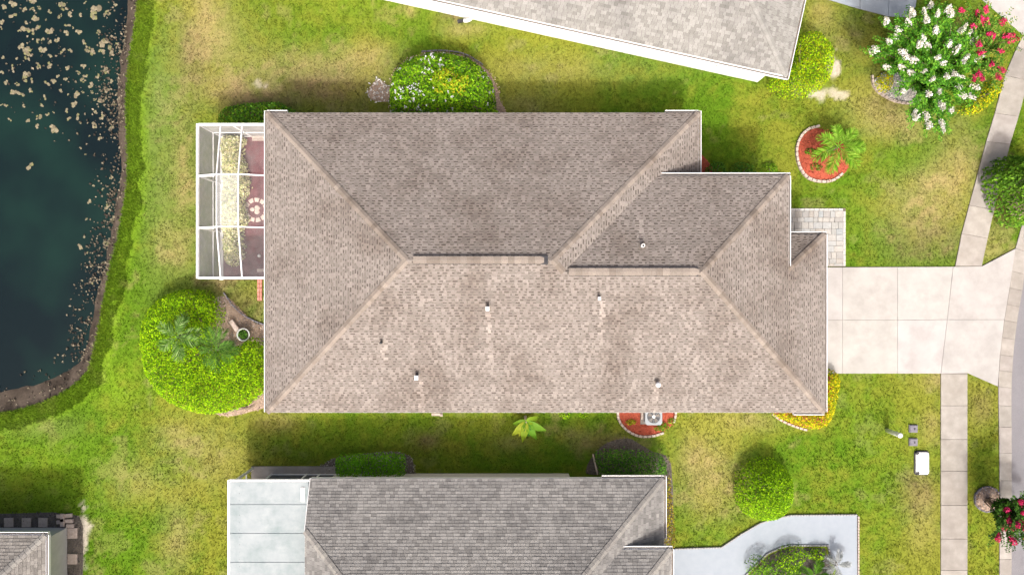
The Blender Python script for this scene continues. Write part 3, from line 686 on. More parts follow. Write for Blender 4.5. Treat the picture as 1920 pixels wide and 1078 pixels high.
mt = M['shingle_grey']; CC = [(.27, .266, .25), (.25, .246, .23), (.29, .286, .268)]
caps(nroof, nl(0, 0, ZE), nl(6, 6, zr2), hd, mt, CC, .24); caps(nroof, nl(0, D2, ZE), nl(6, 6, zr2), hd, mt, CC, .24); caps(nroof, nl(6, 6, zr2), nl(LW-6, 6, zr2), K, mt, CC, .24)
m = MB(); ins = .42; m.prism([nl(ins, ins, 0)[:2], nl(LW-ins, ins, 0)[:2], nl(LW-ins, D2-ins, 0)[:2], nl(ins, D2-ins, 0)[:2]], 0, 2.42); m.build('wall', M['stucco_w'], nhouse)
m = MB(); m.prism([nl(.02, .02, 0)[:2], nl(LW-.02, .02, 0)[:2], nl(LW-.02, D2-.02, 0)[:2], nl(.02, D2-.02, 0)[:2]], 2.40, 2.43); m.build('soffit', M['white'], nhouse)
for a, b in ((nl(0, 0, ZE), nl(LW, 0, ZE)), (nl(0, 0, ZE), nl(0, D2, ZE)), (nl(LW, 0, ZE), nl(LW, D2, ZE)), (nl(0, D2, ZE), nl(LW, D2, ZE))): fascia(nhouse, a, b, M['white'])
gutter(nhouse, nl(0, 0, ZE), nl(LW, 0, ZE), -Up, M['alu']); gutter(nhouse, nl(0, -.1, ZE), nl(0, D2, ZE), -Lf, M['alu'])
window(nhouse, nl(2.1, ins, 1.5), 1.0, 1.1, -Up); window(nhouse, nl(12, ins, 1.5), 1.4, 1.1, -Up); window(nhouse, nl(16, ins, 1.5), 1.4, 1.1, -Up)
HARD.append([nl(ins, ins, 0)[:2], nl(LW-ins, ins, 0)[:2], nl(LW-ins, D2-ins, 0)[:2], nl(ins, D2-ins, 0)[:2]])

# ---- the house at the bottom
shs = empty('house', (-1, -14.36, 0), 'neighbouring house with a dark grey shingled roof along the bottom edge', 'house')
E0 = -8.06; rs = E0-6.3; zs_ = ZE+6.3*K; zsr = 3.4; ymir = 2*rs-E0
G1 = [[(-8.5, E0, ZE), (6.41, E0, ZE), (.11, rs, zs_), (-4.14, rs, zs_), (-8.5, E0-1.92, zsr)]]
G2 = [[(-8.5, E0-1.92, zsr), (-4.14, rs, zs_), (-8.5, ymir+1.92, zsr)]]
G3 = [[(6.41, E0, ZE), (.11, rs, zs_), (6.41, ymir, ZE)]]
G4 = [[(-8.5, ymir, ZE), (6.41, ymir, ZE), (.11, rs, zs_), (-4.14, rs, zs_), (-8.5, ymir+1.92, zsr)]]
wy = -10.75; wr = wy-3.61; wrz = zsr+3.61*K
G5 = [[(3.0, wy, zsr), (6.53, wy, zsr), (2.92, wr, wrz), (1.0, wr, wrz)]]; G6 = [[(6.53, wy, zsr), (2.92, wr, wrz), (6.53, wr-3.61, zsr)]]
sroof = empty('roof', (-1, -14.36, ZE)); sroof.parent = shs; sroof.location = (0, 0, ZE)
sh = Shingler((.275, .269, .256), (.168, .164, .157), .128, 0, .13, .30, 9, (), 'tab')
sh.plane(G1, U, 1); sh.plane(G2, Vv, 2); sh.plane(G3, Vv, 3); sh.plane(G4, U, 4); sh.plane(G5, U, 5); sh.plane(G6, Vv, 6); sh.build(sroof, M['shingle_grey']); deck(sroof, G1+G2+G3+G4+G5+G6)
CC = [(.27, .26, .24), (.24, .23, .215), (.30, .29, .265)]
caps(sroof, (6.41, E0, ZE), (.11, rs, zs_), hd, mt, CC, .24); caps(sroof, (6.53, wy, zsr), (2.92, wr, wrz), hd, mt, CC, .24); caps(sroof, (-8.5, E0-1.92, zsr), (-4.14, rs, zs_), hd, mt, CC, .24); caps(sroof, (-4.14, rs, zs_), (.11, rs, zs_), K, mt, CC, .24)
m = MB(); m.prism([(-8.1, E0-.47), (2.6, E0-.47), (2.6, E0-.75), (5.96, E0-.75), (5.96, ymir+.45), (-8.1, ymir+.45)], 0, 2.42); m.prism([(2.5, wy-.4), (6.0, wy-.4), (6.0, wr-3.2), (2.5, wr-3.2)], 2.0, 3.2); m.build('wall', M['stucco_g'], shs)
m = MB(); m.prism([(-8.48, E0-.02), (6.39, E0-.02), (6.39, ymir+.02), (-8.48, ymir+.02)], 2.40, 2.43); m.prism([(3.2, wy-.02), (6.5, wy-.02), (6.5, wr-3.5), (3.2, wr-3.5)], zsr-.2, zsr-.17); m.build('soffit', M['white'], shs)
m = MB(); m.face([(-8.5, E0, ZE-.03), (-8.5, E0-1.92, zsr-.03), (-8.5, E0-1.92, 2.4), (-8.5, E0, 2.4)]); m.build('gable_panel', M['white'], shs)
for a, b in (((-8.5, E0, ZE), (6.41, E0, ZE)), ((6.41, E0, ZE), (6.41, ymir, ZE)), ((-8.52, E0, ZE+.03), (-8.52, E0-1.92, zsr+.03)), ((-8.5, E0-1.92, zsr), (-8.5, ymir+1.92, zsr)), ((3.9, wy, zsr), (6.53, wy, zsr)), ((6.53, wy, zsr), (6.53, wr-3.6, zsr))): fascia(shs, a, b, M['white'])
gutter(shs, (6.41, E0+.1, ZE), (6.41, -10.6, ZE), (1, 0), G); gutter(shs, (3.8, E0, ZE), (6.41, E0, ZE), (0, 1), G); gutter(shs, (4.4, wy, zsr), (6.6, wy, zsr), (0, 1), G); gutter(shs, (6.53, wy, zsr), (6.53, wr-3.4, zsr), (1, 0), G)
window(shs, (5.96, -9.8, 1.4), 1.2, 1.2, (1, 0))
HARD.append([(-8.1, E0-.47), (5.96, E0-.47), (5.96, ymir), (-8.1, ymir)])
# aluminium patio cover on its left end
pr = empty('patio_cover', (-10.2, -14, 0), 'weathered white aluminium patio roof joined to the dark grey roofed house', 'patio roof')
ys = [-8.22, -9.2, -10.42, -11.64, -12.86, -14.08, -15.3, -16.5, -18]
for i in range(len(ys)-1):
    m = MB(); m.prism([(-11.95, ys[i+1]+.006), (-8.62, ys[i+1]+.006), (-8.62, ys[i]-.006), (-11.95, ys[i]-.006)], 2.42, 2.5, .006); m.build('roof_panel', M['panelroof'], pr)
    MB().beam((-11.95, ys[i+1], 2.505), (-8.62, ys[i+1], 2.505), .03, .03).build('seam', M['panelroof'], pr)
    for sx in (-11.5, -11.48): pass
for i in range(30): MB().lathe((-11.55, -8.4-i*.31, 2.5), [(.018, 0), (.012, .012)], 6).build('screw', M['greymetal'], pr)
MB().beam((-12.0, -8.15, 2.44), (-12.0, -18, 2.44), .1, .13).build('edge_trim', M['alu'], pr); MB().beam((-12.0, -8.17, 2.44), (-8.6, -8.17, 2.44), .09, .13).build('edge_trim', M['alu'], pr)
MB().box((-8.85, -8.75, 2.52), (.16, .6, .04)).build('roof_patch', M['white'], pr)
for yy in (-8.3, -11, -14, -17): MB().box((-11.9, yy, 1.2), (.09, .09, 2.4)).build('post', M['alu'], pr)
for yy in (-8.3, -11, -14): MB().beam((-11.9, yy-.05, .8), (-11.9, yy-2.7, .8), .05, .06).build('rail', M['alu'], pr)
MB().prism([(-11.95, -8.2), (-8.1, -8.2), (-8.1, -18), (-11.95, -18)], -.05, .08).build('floor_slab', M['walk'], pr, cols=True)
HARD.append([(-11.95, -8.2), (-8.1, -8.2), (-8.1, -18), (-11.95, -18)])
# window ledge frames of the screened side
sf = pr
for zz in (2.3, 1.3, .15): MB().beam((-11.0, -8.55, zz), (-7.7, -8.55, zz), .05, .06).build('rail', M['alu'], sf)
for xx in (-11.0, -9.4, -8.8, -7.7): MB().box((xx, -8.55, 1.15), (.06, .06, 2.3)).build('post', M['alu'], sf)
for a, b in ((-10.96, -9.44), (-9.36, -8.84), (-8.76, -7.74)): MB().box(((a+b)/2, -8.555, 1.2), (b-a, .012, 2.1)).build('screen_panel', M['glass'], sf)

# ---- the house in the bottom left corner
c_ = P(85, 1003, ZE); cx_, cy_ = c_.x, c_.y
lh = empty('house', (cx_-5, cy_-5, 0), 'corner of a house with a grey brown roof and pale walls at the bottom left', 'house')
lr = empty('roof', (cx_-5, cy_-5, ZE)); lr.parent = lh; lr.location = (0, 0, ZE)
zz = ZE+5*K
q1 = [[(cx_-14, cy_, ZE), (cx_, cy_, ZE), (cx_-5, cy_-5, zz), (cx_-9, cy_-5, zz)]]; q2 = [[(cx_, cy_, ZE), (cx_-5, cy_-5, zz), (cx_, cy_-10, ZE)]]; q3 = [[(cx_-14, cy_-10, ZE), (cx_, cy_-10, ZE), (cx_-5, cy_-5, zz), (cx_-9, cy_-5, zz)]]; q4 = [[(cx_-14, cy_, ZE), (cx_-9, cy_-5, zz), (cx_-14, cy_-10, ZE)]]
sh = Shingler((.28, .265, .242), (.18, .17, .155), .135, 0, .15, .32, 15, (), 'tab')
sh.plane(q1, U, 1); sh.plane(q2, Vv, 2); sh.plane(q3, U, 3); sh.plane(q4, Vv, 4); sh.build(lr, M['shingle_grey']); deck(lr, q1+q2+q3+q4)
caps(lr, (cx_, cy_, ZE), (cx_-5, cy_-5, zz), hd, mt, CC, .24); caps(lr, (cx_, cy_-10, ZE), (cx_-5, cy_-5, zz), hd, mt, CC, .24)
m = MB(); m.prism([(cx_-13.5, cy_-.55), (cx_-.7, cy_-.55), (cx_-.7, cy_-9.4), (cx_-13.5, cy_-9.4)], 0, 2.42); m.build('wall', M['stucco_g'], lh)
m = MB(); m.prism([(cx_-13.9, cy_-.02), (cx_-.02, cy_-.02), (cx_-.02, cy_-9.9), (cx_-13.9, cy_-9.9)], 2.40, 2.43); m.build('soffit', M['white'], lh)
for a, b in (((cx_-14, cy_, ZE), (cx_, cy_, ZE)), ((cx_, cy_, ZE), (cx_, cy_-10, ZE))): fascia(lh, a, b, M['white'])
gutter(lh, (cx_-14, cy_, ZE), (cx_+.1, cy_, ZE), (0, 1), G); gutter(lh, (cx_, cy_, ZE), (cx_, cy_-10, ZE), (1, 0), G)
HARD.append([(cx_-14, cy_-.5), (cx_-.6, cy_-.5), (cx_-.6, cy_-10), (cx_-14, cy_-10)])
# ------------------------------------------------------------------ screened enclosure on the pond side
se = empty('screen_enclosure', tuple(P(455, 380)), 'white framed screen enclosure over a patio on the pond side of the tan roofed house', 'screen enclosure')
ez = 2.4; tz = 2.85
ex0 = P(371, 0, ez).x; ex1 = x0-.13; ey0 = P(0, 234, ez).y; ey1 = P(0, 521, ez).y
bx_ = P(0, 0, 0).x
pA, pB = P(415, 0, ez).x, P(455, 0, ez).x     # purlins
yb1, yb2 = P(0, 330, ez).y, P(0, 427, ez).y   # cross beams
ALU = M['alu']
def bar(name, a, b, wd=.06, ht=.1): return MB().beam(a, b, wd, ht).build(name, ALU, se)
bar('eave_beam', (ex0, ey0+.03, ez), (ex0, ey1-.03, ez), .09, .14); bar('eave_beam', (ex0+.06, ey0, ez), (ex1, ey0, ez), .09, .14); bar('eave_beam', (ex0+.06, ey1, ez), (ex1, ey1, ez), .1, .14)
bar('wall_plate', (ex1, ey0-.05, ez+.02), (ex1, ey1+.05, ez+.02), .06, .1)
for yy in (yb1, yb2):
    m = MB(); pts = [(ex0+.05, yy, ez+.03), (pA, yy, tz), (pB, yy, tz), (ex1, yy, ez+.08)]
    for a, b in zip(pts[:-1], pts[1:]): m.beam(a, b, .048, .1)
    m.build('roof_beam', ALU, se)
for px_ in (pA, pB):
    m = MB(); pts = [(px_, ey0-.04, ez+.05), (px_, yb1, tz+.012), (px_, yb2, tz+.012), (px_, ey1+.04, ez+.05)]
    for a, b in zip(pts[:-1], pts[1:]): m.beam(a, b, .044, .08)
    m.build('purlin', ALU, se)
for (xx, yy) in ((ex0, ey0), (ex0, yb1), (ex0, yb2), (ex0, ey1), ((pA+pB)/2, ey0), ((pA+pB)/2, ey1)):
    bar('post', (xx, yy, .06), (xx, yy, ez-.07), .07, .07)
for zz_, nm in ((.9, 'chair_rail'), (.1, 'base_rail')):
    bar(nm, (ex0, ey0, zz_), (ex0, ey1, zz_), .055, .055); bar(nm, (ex0, ey0, zz_), (ex1, ey0, zz_), .05, .055); bar(nm, (ex0, ey1, zz_), (ex1, ey1, zz_), .05, .055)
for yy in (yb1, yb2): bar('brace', (ex0+.02, yy-.02, ez-.05), (pA-.15, yy-.06, tz-.12), .03, .03)
ysg = [ey0, yb1, yb2, ey1]; zy = [ez, tz, tz, ez]
for i in range(3):
    xs_ = [(ex0, ez, ez), (pA, zy[i], zy[i+1]), (pB, zy[i], zy[i+1]), (ex1, ez, ez)]
    for j in range(3):
        a, b = xs_[j], xs_[j+1]
        m = MB(); m.face([(a[0], ysg[i], a[1]), (b[0], ysg[i], b[1]), (b[0], ysg[i+1], b[2]), (a[0], ysg[i+1], a[2])]); m.build('roof_screen', M['screen_sheen' if (i == 1 and j == 1) else 'screen_roof'], se)  # centre panel carries the painted sheen
    m = MB(); m.face([(ex0, ysg[i], .1), (ex0, ysg[i+1], .1), (ex0, ysg[i+1], ez), (ex0, ysg[i], ez)]); m.build('wall_screen', M['screen_wall'], se)
for yy in (ey0, ey1):
    for a, b in ((ex0, (pA+pB)/2), ((pA+pB)/2, ex1)):
        m = MB(); m.face([(a, yy, .1), (b, yy, .1), (b, yy, ez), (a, yy, ez)]); m.build('wall_screen', M['screen_wall'], se)
# patio floor with a ring of pale stones
pf = MB().prism([(ex0-.05, ey0+.05), (-9.9, ey0+.05), (-9.9, ey1-.05), (ex0-.05, ey1-.05)], -.05, .06).build('patio', M['patio']); tag(pf, 'dark maroon patio floor inside the screen enclosure', 'patio', kind='structure')
for (a, b, c, d) in ((ex0-.06, ex0+.12, ey1-.06, ey0+.06),):
    MB().prism([(a, c), (b, c), (b, d), (a, d)], -.05, .10).build('curb', M['white'], pf)
MB().box((-11.2, P(0, 258).y, .1), (1.4, .12, .1)).build('step_edge', M['stone'], pf); MB().box((-11.2, P(0, 263).y, .085), (1.4, .1, .06)).build('step_edge', M['brick_pale'], pf)
cc = P(481, 394)
def stone(a0, a1, r0, r1, z1=.085):
    pts = [(cc.x+r1*math.cos(a0+(a1-a0)*t), cc.y+r1*math.sin(a0+(a1-a0)*t)) for t in (0.04, .3, .7, .96)]+[(cc.x+r0*math.cos(a0+(a1-a0)*t), cc.y+r0*math.sin(a0+(a1-a0)*t)) for t in (.95, .5, .05)]
    MB().prism(pts, .06, z1, .012).build('stone', M['stone'], pf)
for i in range(11): stone(i*2*math.pi/11+.1, (i+1)*2*math.pi/11+.02, .37, .56)
for (ax, ay, r_) in ((-.17, .02, .11), (.06, .09, .13), (.05, -.1, .12), (.0, .0, .06)):
    MB().prism(ellipse(cc.x+ax, cc.y+ay, r_, r_*.9, 8, .06, int(ax*100)+3), .06, .09, .012).build('stone', M['stone'], pf)
def bricks_step():
    s = empty('brick_step', tuple(P(494, 545)), 'small pink brick step against the house wall beside the enclosure', 'step')
    for r_ in range(5):
        for c_i in range(2): MB().box((P(491, 0).x+c_i*.11-.25+.12, P(0, 528+r_*8).y, .05), (.10, .185, .10), taper=.94).build('brick', M['brick_red'], s)
bricks_step()
wp = MB().lathe(tuple(P(488, 480, 0))[:2]+(.06,), [(.03, 0), (.07, .02), (.08, .10), (.05, .14)], 12).build('garden_lantern', M['white'], None, True); tag(wp, 'tiny white lantern standing on the maroon patio floor', 'lantern')
dm = MB().box((P(490, 0).x, P(0, 507).y, .075), (.34, .14, .03), .05); tag(dm.build('door_mat', M['stone']), 'little pale mat at the lower end of the maroon patio', 'mat')
def curl_stone(): pass

# ------------------------------------------------------------------ plants
def bush(name, label, cat, outline, h, cols, leaf=.085, dens=330, edge=.6, group=None, seed=0, zp=.5, jit=.2, lump=.12, stems=7, aspect=.6, bare=False, cat_kind=None, hmin=.0):
    r = np.random.default_rng(seed+100); poly = PP(outline, h*zp)
    if bare: BARE.append(PP(outline, 0))
    cx = sum(p[0] for p in poly)/len(poly); cy = sum(p[1] for p in poly)/len(poly)
    root = empty(name, (cx, cy, 0), label, cat, group)
    xs = [p[0] for p in poly]; ys_ = [p[1] for p in poly]
    A = (max(xs)-min(xs))*(max(ys_)-min(ys_)); n = int(A*dens*1.35)
    x_ = r.uniform(min(xs), max(xs), n); y_ = r.uniform(min(ys_), max(ys_), n)
    k = inside(x_, y_, poly); x_, y_ = x_[k], y_[k]; n = len(x_)
    d, bx, by = segdist(x_, y_, poly); t = np.clip(d/edge, 0, 1)
    lm = 1-lump+2*lump*fbm(x_, y_, .55, seed, 3)
    top = (hmin+(h-hmin)*np.sqrt(np.clip(1-(1-t)**2, 0, 1)))*lm
    dep = np.where(r.random(n) < .72, r.random(n)**2*.12, r.random(n)*.5)
    z_ = np.maximum(top*(1-dep), .02)
    ox = (bx-x_)/np.maximum(d, 1e-3); oy = (by-y_)/np.maximum(d, 1e-3); o = (1-t)*1.1
    nr = np.stack([ox*o, oy*o, np.ones(n)*.9], 1)+r.normal(0, .34, (n, 3))
    c = pick_cols(r, n, cols, jit); cl = (.8+.4*fbm(x_, y_, .4, seed+50, 2))[:, None]
    fo = add('foliage', leaf_mesh('foliage', np.stack([x_, y_, z_], 1), nr, leaf*r.uniform(.7, 1.3, n), aspect, c*cl, M['leaf'], tuple(WL[root]), seed=seed), root, WL[root])
    m = MB()
    for i in range(stems):
        j = int(r.integers(0, n)); tx, ty, tz_ = x_[j], y_[j], z_[j]*.85
        m.tube([(cx, cy, 0), (cx+(tx-cx)*.35, cy+(ty-cy)*.35, tz_*.25), (cx+(tx-cx)*.7, cy+(ty-cy)*.7, tz_*.55), (tx, ty, tz_)], [.03, .025, .02, .008], 5)
    m.build('stems', M['bark'], root)
    return root, poly, (x_, y_, top)
def scatter_flowers(root, pts, cols, size=.09, seed=0, name='blossoms', per=5, mat='petal'):
    r = np.random.default_rng(seed+900); p = np.repeat(np.array(pts, float), per, 0); n = len(p)
    p = p+r.normal(0, size*.35, (n, 3)); nr = r.normal(0, .5, (n, 3)); nr[:, 2] = 1
    o = add(name, leaf_mesh(name, p, nr, size*r.uniform(.6, 1.2, n), .8, pick_cols(r, n, cols, .1), M[mat], tuple(WL[root]), seed=seed), root, WL[root]); o['kind'] = 'stuff'; return o
LIME = [(.33, .56, .008), (.25, .48, .007), (.40, .60, .010), (.16, .34, .006), (.07, .17, .006)]
MIDG = [(.12, .28, .015), (.17, .35, .02), (.08, .20, .012), (.21, .38, .02)]
DARKG = [(.08, .22, .024), (.11, .27, .03), (.15, .33, .038), (.05, .14, .018)]
YELG = [(.38, .46, .010), (.30, .42, .009), (.46, .50, .012), (.2, .28, .008)]
YEL = [(.68, .56, .012), (.60, .50, .012), (.45, .44, .012), (.75, .62, .02)]
# big kidney shaped hedge
kid = spline([(262, 640), (268, 600), (290, 565), (325, 546), (365, 543), (398, 554), (415, 580), (410, 610), (396, 630), (398, 648), (420, 656), (446, 646), (470, 634), (494, 645), (502, 690), (496, 732), (462, 760), (420, 775), (370, 776), (325, 760), (290, 730), (268, 690)], 4, True)
bush('hedge', 'big kidney shaped lime green hedge on the pond side of the house', 'hedge', kid, 1.15, LIME, .085, 560, .5, seed=1, lump=.22, zp=.5, bare=True, stems=16)
bush('shrub', 'dark green leafy shrub tucked above the screen enclosure', 'shrub', spline([(408, 222), (418, 203), (450, 194), (490, 190), (525, 192), (548, 205), (560, 222), (500, 240), (420, 240)], 4, True), 1.1, MIDG+DARKG, .12, 330, .5, seed=2, lump=.25)
dome, dpoly, dp_ = bush('shrub', 'large rounded green shrub with small white flowers against the upper wall', 'shrub', spline([(731, 212), (728, 175), (736, 138), (766, 110), (812, 98), (866, 102), (904, 124), (925, 158), (928, 195), (922, 224), (738, 224)], 4, True), 1.7, [(.17, .38, .012), (.24, .46, .014), (.11, .26, .01), (.28, .48, .02), (.06, .16, .01)], .12, 480, .8, seed=3, lump=.2, bare=True)
k = np.where((dp_[0] < -2.6) & (fbm(dp_[0], dp_[1], .5, 77, 2) > .45))[0][:95]; k2 = np.where(dp_[0] > -1.4)[0][:14]; kk = np.concatenate([k[:85], k2[:8]])
scatter_flowers(dome, np.stack([dp_[0][kk], dp_[1][kk], dp_[2][kk]+.04], 1), [(.62, .62, .66), (.7, .7, .72)], .075, 3, per=4)
bush('croton', 'yellow and orange leaved bush growing out of the large white flowered shrub', 'shrub', ellipse(842, 148, 36, 40, 22, .16, 4), 2.25, [(.46, .50, .02), (.38, .47, .02), (.48, .40, .03), (.26, .42, .02), (.20, .40, .015)], .15, 240, .7, seed=4, zp=.9, aspect=.4, lump=.5)
bush('shrub', 'bright yellow green clipped shrub at the corner of the upper house', 'shrub', spline([(1445, 148), (1480, 118), (1490, 80), (1512, 58), (1540, 64), (1561, 90), (1566, 118), (1556, 150), (1530, 172), (1495, 181), (1460, 176)], 4, True), 1.2, YELG+LIME, .085, 480, .5, seed=5, bare=True)
bush('shrub', 'round dome of clipped green shrub standing alone on the lower right lawn', 'shrub', ellipse(1438, 922, 57, 59, 28, .015, 6), 1.7, [(.26, .48, .010), (.33, .54, .012), (.18, .36, .008), (.07, .17, .006)], .09, 660, 1.25, seed=6, zp=.45, lump=.06, bare=True)
bush('hedge', 'boxy bright green hedge by the left end of the dark grey roof', 'hedge', [(628, 862), (634, 855), (690, 852), (752, 852), (759, 858), (760, 880), (757, 893), (690, 894), (632, 894), (628, 888)], 1.15, [(.13, .36, .015), (.18, .42, .02), (.10, .28, .012)], .09, 620, .22, seed=7, zp=.8, lump=.08, hmin=.5)
bush('hedge', 'dark green hedge by the right end of the dark grey roof', 'hedge', [(1118, 852), (1140, 845), (1200, 846), (1240, 853), (1252, 870), (1252, 892), (1124, 893), (1117, 870)], 1.1, DARKG, .09, 480, .3, seed=8, zp=.8, lump=.14, hmin=.35)
bush('hedge', 'thin bronze and yellow hedge running down the right wall of the dark grey roofed house', 'hedge', [(1240, 893), (1256, 893), (1260, 930), (1264, 980), (1267, 1020), (1262, 1027), (1244, 1027), (1240, 960)], .9, [(.28, .2, .05), (.42, .34, .03), (.2, .14, .05), (.2, .28, .03), (.5, .42, .04)], .085, 480, .25, seed=9, zp=.5, hmin=.3)
bush('shrub', 'bright yellow shrub wrapped round the garage corner', 'shrub', spline([(1450, 775), (1480, 792), (1515, 804), (1545, 802), (1562, 780), (1570, 750), (1576, 715), (1568, 697), (1550, 695), (1538, 720), (1538, 765), (1500, 768)], 3, True), .75, YEL+YELG+[(.25, .38, .01)], .085, 560, .3, seed=10, bare=True)
bush('shrub', 'leafy dark green tree crown at the right edge beside the sidewalk', 'shrub', spline([(1876, 335), (1888, 305), (1918, 285), (1965, 300), (1985, 350), (1960, 412), (1920, 418), (1900, 398), (1888, 365)], 4, True), 2.2, [(.12, .26, .02), (.18, .35, .03), (.07, .17, .015)], .15, 480, .9, seed=11, zp=.7, lump=.3)
for i, (px, py, r_, hh, lb, cols) in enumerate([(1345, 322, 22, .45, 'low dark green plant under the wing eave nearest the main wall', DARKG), (1395, 324, 26, .4, 'low dark green plant under the middle of the wing eave', DARKG), (1445, 325, 22, .35, 'low dark green plant under the outer end of the wing eave', MIDG),
      (1520, 284, 10, .3, 'small upper green tuft in the red mulch ring', MIDG+DARKG), (1531, 313, 11, .3, 'small lower green tuft in the red mulch ring', MIDG+DARKG),
      (1060, 776, 12, .5, 'small lime green plant at the wall, left of the twin', LIME), (1093, 775, 10, .5, 'small lime green plant at the wall beside the red bed', LIME),
      (1183, 792, 9, .35, 'tiny yellow green plant in the red bed left of the air conditioner', YELG), (1240, 800, 14, .3, 'low green plant in front of the air conditioner', MIDG), (1258, 790, 8, .3, 'small green plant right of the air conditioner', MIDG),
      (1428, 1068, 30, .9, 'rounded green shrub on the left of the garden island', MIDG), (1482, 1047, 30, .8, 'rounded green shrub at the top of the garden island', MIDG+LIME), (1470, 1085, 34, .8, 'green shrub in the middle of the garden island, cut by the picture edge', MIDG), (1530, 1040, 17, .6, 'small lime green shrub below the right corner of the garden island edging', LIME),
      (1415, 590, 1, .1, None, MIDG)]):
    if lb: bush('plant', lb, 'plant', ellipse(px, py, r_, r_*.85, 14, .12, i), hh, cols, .08, 420, .3, seed=30+i, lump=.3, stems=4)
gold = bush('shrub', 'gold flecked low shrub on the lower right of the flowering trees', 'shrub', spline([(1800, 205), (1825, 215), (1855, 200), (1880, 170), (1882, 145), (1862, 150), (1830, 175)], 3, True), .6, YEL+YELG+MIDG, .085, 420, .4, seed=12)
bush('shrub', 'yellow flowered low plant on the left of the white stone bed', 'shrub', ellipse(1660, 155, 18, 18, 14, .1, 5), .5, YEL+YELG, .085, 420, .3, seed=13)
# lantana-like shrubs inside the enclosure
bush('hedge', 'cream variegated hedge growing inside the screen enclosure', 'hedge', spline([(418, 262), (440, 254), (456, 260), (452, 285), (460, 320), (466, 350), (455, 375), (462, 410), (452, 440), (455, 475), (440, 497), (424, 490), (418, 440), (417, 380), (418, 320)], 3, True), 1.0, [(.78, .74, .42), (.70, .69, .36), (.82, .79, .54), (.40, .46, .18)], .12, 700, .35, seed=14, lump=.25, aspect=.65)

def frond_mesh(L, nl_, lw, cols, seed, droop=.5, rise=.5, ll=.33):
    r = np.random.default_rng(seed); pos = []; dirs = []; nr = []
    curve = lambda t: np.array([L*t*(1-.12*t), 0, L*(rise*t-droop*t*t)])
    pts = [tuple(curve(t)) for t in np.linspace(0, 1, 7)]
    for i in range(nl_):
        t = .14+.86*i/nl_; p = curve(t); tg = curve(min(t+.02, 1.02))-p; tg /= np.linalg.norm(tg)
        for s_ in (-1, 1):
            k = math.sin(math.pi*min(1, .18+.8*t))
            d = tg*.75+np.array([0, s_*1.0, 0])*(1.05-.5*t)+np.array([0, 0, -.12+r.normal(0, .12)])
            pos.append(p); dirs.append(d/np.linalg.norm(d)*1.0); nr.append(np.array([0, -s_*.25, 1])+r.normal(0, .1, 3))
    n = len(pos); ln = ll*L*np.array([math.sin(math.pi*min(1, .2+.78*((i//2)/nl_))) for i in range(n)])*r.uniform(.85, 1.1, n)
    me = leaf_mesh('frond', np.array(pos), np.array(nr), np.maximum(ln, .05), lw, pick_cols(r, n, cols, .15), M['leaf'], dirs=np.array(dirs), seed=seed)
    st = MB(); st.col = cols[0]; st.tube(pts, [.018, .016, .014, .012, .009, .006, .003], 5)
    return me, st.mesh('frond_stem', M['leaf'], cols=True)
def palm(label, px, py, th, n, L, cols, seed, lean=(0, 0), name='palm', droop=.55, rise=.55, cat='palm', lw=.13, nl_=17, tr=.09):
    b = P(px, py); root = empty(name, tuple(b), label, cat)
    top = Vector((b.x+lean[0], b.y+lean[1], th))
    m = MB(); n_s = 6
    pts = [b.lerp(top, i/n_s) for i in range(n_s+1)]; m.tube(pts, [tr*(1.25-.4*i/n_s)+(.012 if i % 2 else 0) for i in range(n_s+1)], 9); m.build('trunk', M['palebark'], root)
    me = [frond_mesh(L, nl_, lw, cols, seed+i, droop+.12*i, rise+.18*(1-i)) for i in range(3)]
    r = random.Random(seed)
    for i in range(n):
        a, s_ = me[i % 3]; ang = 2*math.pi*i/n*2.4+r.uniform(-.2, .2); sc_ = r.uniform(.8, 1.1)
        f = add('frond', a, root, top, (r.uniform(-.15, .15), r.uniform(-.25, .3), ang), (sc_,)*3)
        g = bpy.data.objects.new('frond_stem', s_); COL.objects.link(g); g.parent = f; WL[g] = WL[f]
    return root
PALMC = [(.15, .29, .06), (.21, .37, .09), (.09, .19, .04), (.33, .46, .18)]
palm('small palm rising from the upper left of the kidney shaped hedge', 371, 626, 1.9, 12, 1.2, PALMC, 1)
palm('small palm rising from the hollow of the kidney shaped hedge', 436, 648, 1.7, 11, 1.1, [(.12, .26, .04), (.17, .33, .06), (.07, .16, .03)], 2)
palm('bright green palm on the right of the red mulch ring', 1552, 283, 1.0, 17, 1.35, [(.19, .40, .03), (.26, .48, .05), (.14, .30, .03), (.32, .50, .07)], 3, droop=.5)
palm('green palm on the right of the garden island', 1518, 1070, .5, 12, 1.0, [(.10, .24, .02), (.14, .3, .03)], 4)
palm('silvery grey palm at the corner of the pale blue walk', 1557, 1048, .6, 12, .75, [(.42, .44, .44), (.5, .52, .52), (.33, .36, .36)], 5)
